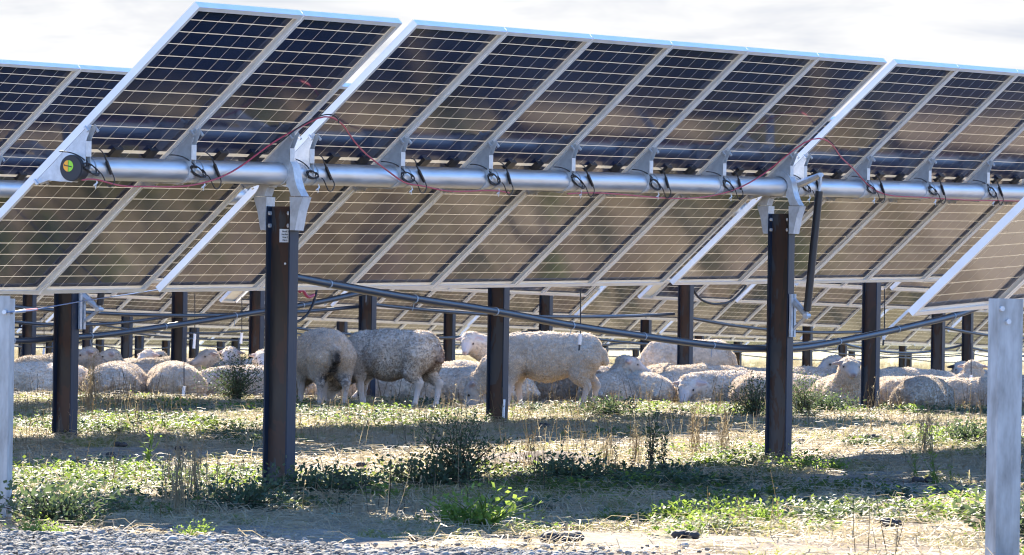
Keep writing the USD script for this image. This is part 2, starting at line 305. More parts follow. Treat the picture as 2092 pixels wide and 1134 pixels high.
def tracker(row, s0, nmod, label, first=2, singles=0, end_cap=False, detail=True, group=None):
    """One tracker table: torque tube, panels, brackets. Modules from s0 on, a gap after the first `first` and then after every six."""
    t = xform('/World', 'solar_tracker', mat=row.mtx(s0)); tag(t, label, 'solar tracker', group)
    s, pos, gaps = 0.0, [], []
    for i in range(nmod):
        if i == first or (i > first and (i - first) % 6 == 0): gaps.append(s); s += GAP
        pos.append(s); s += PW
    end = s
    lead = 0.0
    mesh(t, 'torque_tube', tube([(x_, 0, 0) for x_ in np.linspace(-lead + 0.0, end, 3)], TR, 28), 'galvanised_tube', smooth=40)
    for i, x_ in enumerate(pos):
        if i < singles:
            p = xform(P(t), 'solar_panel', loc=(x_ + .006, 0, OFF)); panel_parts(P(p), True)
        else:
            ref(t, 'solar_panel', PANEL, loc=(x_ + .006, 0, OFF))
    if detail:
        for i, x_ in enumerate(pos):
            edge = [x_ + .03] if (i == 0 or abs(pos[i - 1] + PW - x_) > .01) else [x_]
            if i + 1 == len(pos) or abs(x_ + PW - pos[i + 1]) > .01: edge.append(x_ + PW - .03)
            for e in edge: ref(t, 'mounting_bracket', BRACKET, loc=(e, 0, 0))
    return t, pos, gaps, end
# ------------------------------------------------------------------ tracker tables
R1 = ROWS[1]
T1, pos1, gaps1, end1 = tracker(R1, 0.0, 20, 'nearest tracker table with silver tube whose black end cap carries an orange and green sticker', singles=2)
R0 = ROWS[0]; s0 = R0.find(1863, *BOT)
tracker(R0, s0, 4, 'tracker table cut off by the right edge, its lower corner beside the galvanised post')
R2 = ROWS[2]; s2 = R2.find(159, PL / 2, OFF + .035) - 5 * PW - GAP
sE = R2.find(1500, *BOT); n2 = int((sE - s2 - GAP * 4) / PW)
T2, pos2, gaps2, end2 = tracker(R2, s2, n2, 'second tracker table, its upper left panels showing left of the nearest table')
R22 = ROWS[22]; s22 = R22.find(1626, *BOT)
tracker(R22, s22, 12, 'tracker table whose lower corner hangs just right of the pole with the black damper')
def back(row, px_end, n, label, first=2):
    e = row.find(px_end, *BOT); ng = len([i for i in range(n) if i == first or (i > first and (i - first) % 6 == 0)])
    return tracker(row, e - n * PW - ng * GAP, n, label, first)
R3 = ROWS[3]
back(R3, 1197, 26, 'third row tracker table ending above the sheep grazing in side view')
tracker(R3, R3.find(1330, *BOT), 14, 'third row tracker table starting right of the narrow white filler strip')
R4 = ROWS[4]
back(R4, 328, 12, 'fourth row tracker table at the left, its lower corner below the nearest table')
a4 = R4.find(482, *BOT); n4 = int((R4.find(1760, *BOT) - a4) / (PW + GAP / 6)); tracker(R4, a4, n4, 'fourth row tracker table stretching behind the standing sheep')
tracker(R4, R4.find(1817, *BOT), 10, 'fourth row tracker table at the far right beyond the black damper')
R5 = ROWS[5]
back(R5, 1575, 42, 'fifth row tracker table running behind most of the flock')
tracker(R5, R5.find(1636, *BOT), 14, 'fifth row tracker table at the right behind the two rear posts')
for k in (6, 7, 8, 9):
    R = ROWS[k]; a = R.find(-80 if k != 7 else 35, *BOT); b = R.find(2160, *BOT)
    n = int((b - a) / (PW + GAP / 6))
    if k in (8, 9): a = R.find(-60, *BOT) if k == 9 else a; n = int((R.find({8: 2022, 9: 1320}[k], *BOT) - a) / (PW + GAP / 6))
    tracker(R, a, n, {6: 'sixth row tracker table, a thin striped band far behind the sheep', 7: 'seventh row tracker table, a thin band low behind the flock',
                      8: 'eighth row tracker table, last but one band above the far field', 9: 'farthest tracker table at the left above the dry field'}[k], detail=False)
def filler(row, px, label):
    s = row.find(px, *BOT) ; w = 0.30
    t = xform('/World', 'filler_strip', mat=row.mtx(s)); tag(t, label, 'filler strip')
    mesh(t, 'frame', move(frame_mesh(w, .9), None, (0, PL / 2 - .45, OFF)), 'frame_aluminium')
    mesh(t, 'sheet', bx(FT, w - FT, PL / 2 - .9 + FT, PL / 2 - FT, OFF + .024, OFF + .028), 'cream_sheet')
plain('cream_sheet', (0.72, 0.68, 0.55), 0.4)
filler(R3, 1306, 'narrow white filler strip in the third row gap, left of the dark rear post')
filler(R4, 451, 'narrow white filler strip in the fourth row gap, left of the nearest post')

# end cap with its sticker and the cable runs of the nearest table
cap = mesh(T1, 'end_cap', cat([move(tube([(-.012, 0, 0), (.05, 0, 0)], TR + .006, 28)), tube([(-.016, 0, 0), (-.010, 0, 0)], TR + .001, 28)]), 'black_rubber', smooth=35)
cp_ = P(T1) + '/end_cap'
up_l = np.array([0, -math.sin(TILT), math.cos(TILT)]); h_l = np.array([0, -math.cos(TILT), -math.sin(TILT)])   # upright and sideways in tracker axes
def disc(poly, x0, th):
    v, f = extrude(poly, th); return np.outer(-v[:, 2], [1, 0, 0]) + np.outer(v[:, 1], up_l) + np.outer(v[:, 0], h_l) + [x0, 0, 0], f[:, ::-1]
cc = Point(-.014, .010).buffer(.027, 24)
stk = mesh(cp_ if False else T1, 'sticker', disc(cc.intersection(sbox(-1, -1, -.014, 1)), -.0165, .001), 'sticker_orange')
mesh(T1, 'sticker', disc(cc.intersection(sbox(-.014, -1, 1, 1)), -.0165, .001), 'sticker_green', label='green half of the round sticker')
mesh(T1, 'sticker_mark', disc(shapely.unary_union([sbox(-.0148, -.020, -.0132, .038), Polygon([(-.034, .015), (-.034, .011), (.006, .003), (.006, .008)]), Polygon([(-.036, .018), (-.036, .009), (-.028, .013)])]), -.0178, .0008), 'ink')
def tl(x_, a, b): return np.array([x_, 0, 0]) + up_l * a + h_l * b
rng = np.random.default_rng(7)
edges1 = [p for p in pos1] + [pos1[1] + PW, pos1[7] + PW, pos1[13] + PW]
for i, x_ in enumerate(pos1[:17]):
    j = rng.normal(0, 1, 8)
    x0 = x_ + .055 + .012 * j[0]
    pts, an = [], np.linspace(0.6 * math.pi, 6.4 * math.pi, 40)
    for q_, aa in enumerate(an):
        rad = .034 + .008 * math.sin(q_ * .55 + j[1]) + .004 * j[4]
        pts.append(tl(x0 + 1.5 * rad * math.cos(aa) * 1.25, -.006 + rad * (.62 + .1 * j[5]) * math.sin(aa) - rad * (.55 + .15 * j[6]) * math.cos(aa), .064 + .010 * (q_ % 5) / 5 + .004 * math.sin(aa)))
    lead = spline([tl(x_ - .15, .075, .02), tl(x_ - .05, .062, .05), pts[0]], 14)
    mesh(T1, 'cable_loop', cat([tube(lead, .0032, 5), tube(pts, .0032, 5)]), 'black_rubber', smooth=True)
    c0, c1 = tl(x_ + .20 + .01 * j[2], .060, .055), tl(x_ + .25 + .01 * j[3], -.025, .066)
    mesh(T1, 'cable_connector', cat([tube([c0, .7 * c0 + .3 * c1], .0045, 6), tube([.7 * c0 + .3 * c1, c1], .0085, 7)]), 'black_plastic', smooth=40)
    tail = spline([c1, tl(x_ + .262, -.062, .069), tl(x_ + .235, -.085, .066), tl(x_ + .17, -.045, .068), tl(x_ + .13, -.02, .07)], 18)
    up_ = spline([tl(x_ + .155, .098, .03), tl(x_ + .18, .085, .045), c0], 10)
    mesh(T1, 'lead_cable', tube(np.vstack([up_, tail[1:]]), .003, 5), 'black_rubber', smooth=True)
    mesh(T1, 'zip_tie', cat([tube([tl(x_ + .12, -.05, .055), tl(x_ + .125, -.066, .06), tl(x_ + .10, -.08, .055)], .004, 5), tube([tl(x_ + .115, -.06, .062), tl(x_ + .09, -.095, .07)], .0016, 4)]), 'white_plastic')
    mesh(T1, 'tube_strap', move(trimesh.creation.annulus(TR + .0006, TR + .0022, .008), np.array([[0, 0, 1], [1, 0, 0], [0, 1, 0]]), (x_ + .118, 0, 0)), 'zip_tie')
def red(pix, label):
    pts = spline([R1.onplane(px, py, h) for px, py, h in pix], 90)
    g = mesh('/World', 'red_cable', tube(pts, .0042, 6), 'red_wire', smooth=True); tag(g, label, 'cable')
red([(168, 368, .066), (191, 366, .068), (235, 377, .066), (300, 381, .06), (380, 380, .06), (440, 366, .07), (500, 334, .09), (560, 290, .17), (620, 256, .27), (655, 240, .31), (682, 242, .31), (716, 278, .22), (760, 325, .12), (800, 355, .08),
     (830, 374, .072), (858, 379, .068), (905, 389, .06), (970, 390, .06), (1040, 394, .06)], 'thin red cable looping over the tube beside the nearest post')
red([(1160, 396, .06), (1300, 400, .06), (1480, 394, .062), (1530, 374, .08), (1580, 340, .14), (1630, 300, .26), (1662, 284, .30), (1684, 285, .30), (1716, 318, .20), (1750, 352, .10), (1776, 380, .07), (1800, 394, .064),
     (1860, 402, .06), (1960, 408, .06), (2050, 410, .06), (2120, 413, .06)], 'thin red cable looping over the tube beside the post with the damper')
blk = spline([R1.onplane(px, py, h) for px, py, h in [(540, 312, .12), (560, 300, .17), (600, 268, .25), (640, 243, .31), (668, 234, .33), (686, 238, .33), (692, 252, .31)]], 30)
tag(mesh('/World', 'black_cable', tube(blk, .0035, 6), 'black_rubber', smooth=True), 'short black cable arched over the frame above the nearest post', 'cable')

# ------------------------------------------------------------------ posts (driven steel piles with bearing brackets)
DEP, FW, FTH, WT = .138, .088, .009, .008
def post_parts(root, length=2.6, lower=True):
    """Local frame: x along the row, y to the left of it, origin at the tube's centre line."""
    top = -.165
    mesh(root, 'web', bx(-WT / 2, WT / 2, -DEP / 2 + FTH, DEP / 2 - FTH, -length, top), 'rusty_steel')
    for s in (-1, 1):
        y0, y1 = sorted((s * DEP / 2, s * (DEP / 2 - FTH)))
        mesh(root, 'flange', bx(-FW / 2, FW / 2, y0, y1, -length, top), 'sky_tinted_mill_scale')
    Rm = np.array([[0, 0, 1], [1, 0, 0], [0, 1, 0]])     # (u,v,w) -> (w,u,v)
    arch = shapely.unary_union([Point(0, .004).buffer(.088, 32)] + [Polygon([(s * .055, .035), (s * .088, .015), (s * .096, -.03), (s * .112, -.075), (s * .138, -.115), (s * .076, -.115), (s * .062, -.075), (s * .050, -.03)]) for s in (-1, 1)]).difference(sbox(-.049, -.2, .049, -.03)).difference(Point(0, 0).buffer(TR + .004, 24))
    arch = arch.buffer(.012).buffer(-.012)
    rim = arch.difference(arch.buffer(-.0035))
    mesh(root, 'bearing_arch', cat([move(extrude(arch, .004), Rm, (-.055, 0, 0)), move(extrude(rim, .075), Rm, (-.051, 0, 0))]), 'galvanised_plate', smooth=30)
    for s in (-1, 1):
        side = Polygon([(s * .142, -.118), (s * .066, -.118), (s * (DEP / 2 + .001), -.20), (s * (DEP / 2 + .001), -.285), (s * (DEP / 2 + .030), -.285), (s * .118, -.19)])
        rimb = side.difference(side.buffer(-.0035))
        mesh(root, 'bracket', cat([move(extrude(side, .004), Rm, (-.050, 0, 0)), move(extrude(rimb, .085), Rm, (-.046, 0, 0))]), 'galvanised_plate')
        bl = [tube([(dx, s * (DEP / 2 - FTH - .012), zz), (dx, s * (DEP / 2 - FTH), zz)], .011, 6) for zz in (-.20, -.262) for dx in (-.034, .034)]
        bl += [tube([(dx, s * (DEP / 2 + .006), zz), (dx, s * (DEP / 2 + .016), zz)], .011, 6) for zz in (-.25,) for dx in (-.02, .02)]
        mesh(root, 'bolts', cat(bl), 'galvanised_plate', kind='stuff')
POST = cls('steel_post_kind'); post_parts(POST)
POSTRZ = 90 - math.degrees(AL)
def post(row, px, label, group=None, own=False, s=None):
    s = row.find(px) if s is None else s; p = row.at(s)
    if own:
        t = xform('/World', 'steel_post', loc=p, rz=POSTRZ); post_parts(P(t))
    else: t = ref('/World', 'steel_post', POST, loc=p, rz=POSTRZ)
    tag(t, label, 'post', group); return t, s
PA, sA = post(R1, 572, 'nearest rusty steel post carrying a white paper label, sheep standing behind it', own=True, s=gaps1[0] + GAP / 2 - .07)
PB, sB = post(R1, 1588, 'dark steel post beside the slim black damper, bushy weeds at its right', own=True, s=gaps1[1] + GAP / 2 - .09)
post(R1, 0, 'steel post beyond the right frame edge', s=gaps1[2] + GAP / 2)
# label plate on the nearest post's web, facing the camera
lp = mesh(PA, 'label_plate', bx(-WT / 2 - .004, -WT / 2 - .002, -.052, .012, -.345, -.278), 'label_white')
for i, tx in enumerate(('Block 1', 'Section 2', 'Row 1', 'Pile 4')):
    m = meshkit.text_mesh(tx, .0078, .0006, bold=True); v, f = np.array(m.vertices), np.array(m.faces); v[:, 0] -= v[:, 0].mean()
    vv = np.stack([-WT / 2 - .0046 - v[:, 2] * 0 - .0006 * (v[:, 2] > 0), -.020 - v[:, 0], -.294 - .0148 * i + v[:, 1]], 1)
    mesh(PA, 'lettering', (vv, f), 'ink')
mesh(PA, 'bolt_hole', tube([(-WT / 2 - .004, -.022, -.452), (-WT / 2 - .001, -.022, -.452)], .006, 10), 'label_white', label='white disc painted as light through a bolt hole in the web')  # solid disc, its white stands for light showing through a bolt hole
# damper and its brackets at the second post
def loc2(s, row, h, up): return row.th(s, up, h)
def damper(row, s, label, top, bot):
    t = xform('/World', 'damper'); tag(t, label, 'damper')
    a, b = np.array(top), np.array(bot); u = (b - a) / np.linalg.norm(b - a)
    mesh(t, 'strut', cat([tube([a + u * .10, b - u * .03], .0235, 14), tube([b - u * .06, b - u * .025], [.0235, .013], 14)]), 'black_plastic', smooth=40)
    mesh(t, 'rod', cat([tube([a - u * .005, a + u * .10], .010, 10), tube([b - u * .03, b + u * .02], .009, 8)]), 'galvanised_plate', smooth=40)
    c = row.at(s + .16); d_ = a - c; e = d_ / np.linalg.norm(d_)
    arm = cat([tube([c + e * .05 + row.r * k, a + row.r * k * .6], [.022, .014], 6) for k in (-.022, .022)])
    mesh(t, 'tube_arm', arm, 'galvanised_plate', smooth=40)
    mesh(t, 'tube_clamp', tube([c - row.r * .035, c + row.r * .035], TR + .006, 24), 'galvanised_plate', smooth=40)
    f0 = row.at(s) + HH * (DEP / 2)
    base = f0 + [0, 0, b[2] - f0[2]]
    plate = cat([tube([base + [0, 0, -.13] + HH * .012 + row.r * k, base + [0, 0, .13] + HH * .012 + row.r * k], .014, 6) for k in (-.022, 0.022)])
    legs = cat([tube([base + [0, 0, .09] + HH * .015, b + [0, 0, .0]], [.024, .016], 6), tube([base + [0, 0, -.085] + HH * .015, b - [0, 0, .004]], [.010, .012], 6),
                tube([b - row.r * .03, b + row.r * .03], .016, 8)])
    mesh(t, 'post_bracket', cat([plate, legs]), 'galvanised_plate', smooth=40)
damper(R1, sB, 'slim black damper hanging from a silver arm beside the second near post', R1.onplane(1677, 357, .27), R1.onplane(1648, 645, .20))
s2a = R2.find(150)
damper(R2, s2a, 'black damper at the left rear post, only its lower end showing', R2.onplane(232, 375, .27), R2.onplane(203, 632, .20))

# rear posts: (row, picture column, label)
REAR = [(2, 140, 'dark steel post at the left with a damper bracket, between two lying sheep'), (2, 1022, 'dark steel post in front of the grazing sheep, white tag low on it'),
        (22, 1783, 'dark steel post right of the sheep that faces the camera'),
        (3, 754, 'dark steel post rising between the two standing sheep at the left'), (3, 1403, 'dark brown post in front of the far grazing sheep'), (3, 1919, 'dark post above the lying sheep with dark ears, left of a slimmer one'),
        (4, 369, 'reddish brown post behind the white sheep back with the hanging wire'), (4, 527, 'rust orange post just left of the nearest post, half hidden by it'), (4, 1117, 'brown post whose bolted top shows left of the grazing sheep back'),
        (4, 1978, 'slim dark post just left of the right galvanised post'),
        (5, 920, 'slim dark post left of the sheep that looks at the camera'), (5, 1321, 'slim dark post between the grazing sheep and the far grazing sheep'),
        (5, 1651, 'slim brown post behind the sheep with its head raised to the left'), (6, 261, 'slim black post left of the reddish brown post'), (6, 700, 'post top showing above the rump of the left standing sheep'), (6, 1723, 'slim post behind the raised sheep head, left of the thick rear post')]
for k, px, lab in REAR: post(ROWS[k], px, lab)
FAR = [(5, 62), (6, 1090), (6, 1430), (7, -20), (7, 180), (7, 398), (7, 782), (7, 1112), (7, 1508), (7, 1845), (8, 49), (8, 286), (8, 483), (8, 880), (8, 1236), (8, 1464), (8, 1741), (8, 1857), (9, 103), (9, 205), (9, 340), (9, 452), (9, 640), (9, 1300), (8, 1985), (8, 1600)]
for k, px in FAR: post(ROWS[k], px, 'thin dark post of the far rows standing in the dry field behind the flock', 'far posts behind the flock')
def white_tag(row, px, py0, py1, h, label):
    a, b = row.onplane(px, py0, h), row.onplane(px - 2, py1, h)
    g = mesh('/World', 'white_tag', tube([a, b], .011, 6), 'white_plastic'); tag(g, label, 'tag')
white_tag(R2, 1030, 816, 855, .085, 'white plastic tag stuck low on the middle rear post')

# ------------------------------------------------------------------ hanging cable conduits
def conduit(pts, r, label, ties=True):
    t = xform('/World', 'cable_conduit'); tag(t, label, 'cable conduit')
    mesh(t, 'pipe', tube(pts, r, 10), 'conduit', smooth=True)
    if ties:
        L = np.concatenate([[0], np.cumsum(np.linalg.norm(np.diff(pts, axis=0), axis=1))])
        for i, s in enumerate(np.arange(.5, L[-1], .95)):
            p = np.array([np.interp(s, L, pts[:, k]) for k in range(3)]); q = np.array([np.interp(s + .02, L, pts[:, k]) for k in range(3)]); u = (q - p) / np.linalg.norm(q - p)
            mesh(t, 'tie_ring', tube([p - u * .006, p + u * .006], r + .0022, 10), 'zip_tie')
            tl_ = np.array([rng.normal(0, .01), rng.normal(0, .01), -.03 - .03 * rng.random()])
            if i % 2: mesh(t, 'tie_tail', tube([p - [0, 0, r], p - [0, 0, r] + tl_], .0022, 4), 'zip_tie')
conduit(spline([R1.onplane(px, py, -.10) for px, py in [(575, 561), (605, 567), (700, 585), (850, 611), (1000, 634), (1150, 662), (1300, 685), (1450, 705), (1555, 713), (1620, 712), (1700, 700), (1800, 680), (1880, 662), (1945, 646), (2030, 612)]], 120), .0215,
        'thick black conduit sagging from the nearest post to the post with the damper')
conduit(spline([R2.onplane(px, py, -.10) for px, py in [(-60, 684), (0, 694), (70, 695), (115, 691), (170, 688), (260, 678), (365, 663), (450, 650), (530, 637), (610, 625), (680, 611), (745, 596), (840, 572)]], 90), .0205,
        'black conduit rising from the left rear post towards the nearest post')
def generic(row, pxs, label, drop=.80, r=.017, sag=.13):
    if row.k > 4: r = .0115
    ss = [row.find(p) for p in pxs]; pts = []
    for a, b in zip(ss[:-1], ss[1:]):
        pts.append(catenary(row.th(a, -drop, -.09), row.th(b, -drop, -.09), sag, 16)[:-1])
    conduit(np.vstack(pts + [row.th(ss[-1], -drop, -.09)[None]]), r, label, ties=False)
generic(R3, [-200, 754], 'conduit under the third row at the left, mostly behind the nearest table', .79)
generic(R3, [765, 1395], 'conduit under the third row hidden in part by the nearest table edge', .76, sag=.07)
generic(R3, [1410, 1919, 2300], 'conduit under the third row running right of the dark brown post', .78)
generic(R4, [-120, 369], 'dark conduit ending at the reddish brown post at the left', .78)
generic(R4, [527, 1117, 1700], 'dark conduit under the fourth row from the rust orange post rightwards', .80)
generic(R4, [1720, 1978, 2300], 'dark conduit under the fourth row at the far right', .80)
generic(R5, [-120, 180, 560, 920, 1321, 1651, 2000, 2300], 'dark conduit under the fifth row crossing behind the flock', .74, sag=.10)
generic(R6 := ROWS[6], [-60, 261, 700, 1090, 1430, 1723, 2000], 'thin conduit under the sixth row crossing behind the flock', .70, sag=.08)
generic(ROWS[7], [-20, 180, 398, 782, 1112, 1508, 1845, 2050], 'thin conduit under the seventh row just above the dry field', .72, sag=.10)
generic(ROWS[8], [49, 286, 483, 880, 1236, 1464, 1741, 1857, 1985], 'thinnest conduit under the last rows above the dry field', .86, sag=.22)
# looped cable under the third row and its red plug
lp = spline([R3.onplane(px, py, .02) for px, py in [(1414, 585), (1424, 604), (1445, 618), (1470, 621), (1495, 614), (1513, 598), (1524, 584)]], 40)
tag(mesh('/World', 'black_cable', tube(lp, .012, 7), 'black_rubber', smooth=True), 'thick black cable drooping in a loop right of the dark brown post', 'cable')
lp = spline([R2.onplane(px, py, .02) for px, py in [(590, 661), (612, 655), (632, 636), (643, 610), (648, 590), (654, 578)]], 30)
tag(mesh('/World', 'black_cable', tube(lp, .009, 7), 'black_rubber', smooth=True), 'black cable curving down right of the nearest post, above the standing sheep', 'cable')
lp = spline([R2.onplane(px, py, .03) for px, py in [(612, 596), (622, 598), (626, 604), (634, 606), (641, 602)]], 16)
tag(mesh('/World', 'red_plug', tube(lp, .012, 7), 'red_wire', smooth=True), 'small red cable plug right of the nearest post', 'plug')
def sensor(d, px, py0, py1, py2, label, tip=True):
    o = np.array([0, 0, CAMH]); X = lambda py, x_=px: o + ray(x_, py) * d
    t = xform('/World', 'hanging_wire'); tag(t, label, 'hanging wire')
    mesh(t, 'wire', tube([X(py0), X((py0 + py1) / 2), X(py1)], .0045, 5), 'black_rubber')
    mesh(t, 'sleeve', tube([X(py1), X(py2, px - 2)], .0135, 8), 'white_plastic', smooth=40)
    if tip: mesh(t, 'tip', tube([X(py2, px - 2), X(py2 + 12, px - 3)], .009, 6), 'sensor_tip')
sensor(47.5, 376, 690, 789, 828, 'white sleeve on a black wire hanging in front of the white sheep back', False)
sensor(43.0, 1186, 590, 682, 704, 'white sleeve on a black wire hanging over the grazing sheep back')
sensor(51.0, 398, 600, 682, 712, 'short white sleeve hanging right of the reddish brown post', False)
sensor(51.0, 494, 606, 680, 702, 'short white sleeve hanging left of the rust orange post', False)
sensor(50.0, 1984, 700, 766, 800, 'white sleeve with dark tip hanging beside the high brown sheep neck')
sensor(45.5, 1807, 590, 679, 694, 'small white sleeve with dark tip hanging right of the thick rear post')
sensor(60.0, 90, 640, 712, 732, 'tiny white sleeve hanging left of the left rear post', False)

# ------------------------------------------------------------------ galvanised posts in front
def channel(name_px, d, top_px, w1, w2, rz, label, bolts):
    g = gpos(name_px, d); topz = (np.array([0, 0, CAMH]) + ray(name_px, top_px) * d)[2]; hgt = topz - g[2]
    t = xform('/World', 'galvanised_post', loc=g, rz=rz); tag(t, label, 'post')
    th = .006
    mesh(t, 'front_plate', bx(-w1 / 2, w1 / 2, 0, th, -.5, hgt), 'galvanised_post')
    mesh(t, 'side_plate', bx(w1 / 2 - th, w1 / 2, th, w2, -.5, hgt - .012), 'galvanised_post'); mesh(t, 'side_plate', bx(-w1 / 2, -w1 / 2 + th, th, w2, -.5, hgt), 'galvanised_post')
    mesh(t, 'lip', bx(w1 / 2 - .022, w1 / 2 - th, w2 - th, w2, -.5, hgt - .012), 'galvanised_post'); mesh(t, 'lip', bx(-w1 / 2 + th, -w1 / 2 + .022, w2 - th, w2, -.5, hgt), 'galvanised_post')
    for (u, zz, side) in bolts:
        b = tube([(w1 / 2, u, hgt - zz), (w1 / 2 + .010, u, hgt - zz)], .011, 6) if side else tube([(u, -.010, hgt - zz), (u, 0, hgt - zz)], .011, 6)
        mesh(t, 'bolt', b, 'galvanised_plate')
    return t
channel(2058, 21.0, 610, .112, .075, 28, 'thick galvanised steel post cut by the right edge, in front of the last table', [(.04, .075, 1), (-.045, .04, 0), (-.015, .09, 0)])
channel(-2, 23.0, 604, .066, .055, -20, 'galvanised steel post at the left edge with a wire tied to it', [(.012, .07, 0)])
o_ = np.array([0, 0, CAMH])
wp = [o_ + ray(px, py) * d for px, py, d in [(14, 638, 22.9), (30, 637, 23), (75, 632, 24), (118, 624, 25), (170, 615, 26), (290, 597, 28.0), (400, 577, 29.8), (500, 556, 31.5)]]
tw = xform('/World', 'guy_wire'); tag(tw, 'thin blue wire running from the left galvanised post past the left rear post', 'wire')
mesh(tw, 'wire', tube(spline(wp, 40), .003, 5), 'blue_wire', smooth=True)
mesh(tw, 'turnbuckle', tube([o_ + ray(28, 638) * 23.0, o_ + ray(50, 635) * 23.5], [.006, .009], 8), 'galvanised_plate', smooth=40)
mesh(tw, 'red_sleeve', tube([o_ + ray(50, 634.5) * 23.5, o_ + ray(75, 632) * 24.0], .0065, 8), 'red_wire', smooth=40)
mesh(tw, 'white_tip', tube([o_ + ray(470, 562) * 31.0, o_ + ray(500, 556) * 31.5], .0065, 6), 'white_plastic')
# ------------------------------------------------------------------ sheep: smooth unions of tapered limbs, meshed by surface nets
def seg_sdf(Pt, a, b, ra, rb, sc):
    a, b = np.asarray(a, float), np.asarray(b, float); sc = np.asarray(sc, float)
    q, a_, b_ = Pt / sc, a / sc, b / sc
    ab = b_ - a_; L = (ab ** 2).sum()
    t = np.clip(((q - a_) @ ab) / max(L, 1e-9), 0, 1)
    return (np.linalg.norm(q - a_ - t[..., None] * ab, axis=-1) - (ra + (rb - ra) * t)) * sc.min()
def smin(a, b, k):
    h = np.clip(.5 + .5 * (b - a) / k, 0, 1); return b + (a - b) * h - k * h * (1 - h)
def surface_nets(S, org, step):
    s = S < 0; nx, ny, nz = S.shape
    c = np.zeros((nx - 1, ny - 1, nz - 1, 3)); cnt = np.zeros((nx - 1, ny - 1, nz - 1))
    for ax in range(3):
        for o1 in (0, 1):
            for o2 in (0, 1):
                o = [0, 0, 0]; others = [k for k in range(3) if k != ax]; o[others[0]], o[others[1]] = o1, o2
                A = S[o[0]:o[0] + nx - 1, o[1]:o[1] + ny - 1, o[2]:o[2] + nz - 1]; e = list(o); e[ax] = 1
                B = S[e[0]:e[0] + nx - 1, e[1]:e[1] + ny - 1, e[2]:e[2] + nz - 1]
                m = (A < 0) != (B < 0); t = np.where(m, A / np.where(m, A - B, 1), 0)
                for k in range(3): c[..., k] += np.where(m, t if k == ax else o[k], 0)
                cnt += m
    act = cnt > 0; idx = -np.ones(act.shape, int); idx[act] = np.arange(act.sum())
    V = (np.argwhere(act) + c[act] / cnt[act][:, None]) * step + org
    Fq = []
    for ax in range(3):
        u, v = [(1, 2), (2, 0), (0, 1)][ax]
        sl0 = [slice(None)] * 3; sl1 = [slice(None)] * 3; sl0[ax] = slice(0, -1); sl1[ax] = slice(1, None)
        A, B = s[tuple(sl0)], s[tuple(sl1)]; e = np.argwhere(A != B)
        ok = (e[:, u] > 0) & (e[:, v] > 0) & (e[:, u] < S.shape[u] - 1) & (e[:, v] < S.shape[v] - 1); e = e[ok]
        flip = ~A[tuple(e.T)]
        def at(du, dv):
            k = e.copy(); k[:, u] -= du; k[:, v] -= dv; return idx[tuple(k.T)]
        q = np.stack([at(1, 1), at(0, 1), at(0, 0), at(1, 0)], 1); q[flip] = q[flip][:, ::-1]; Fq.append(q)
    q = np.vstack(Fq); return V, np.vstack([q[:, [0, 1, 2]], q[:, [0, 2, 3]]])
WOOL, SKIN = 0, 1
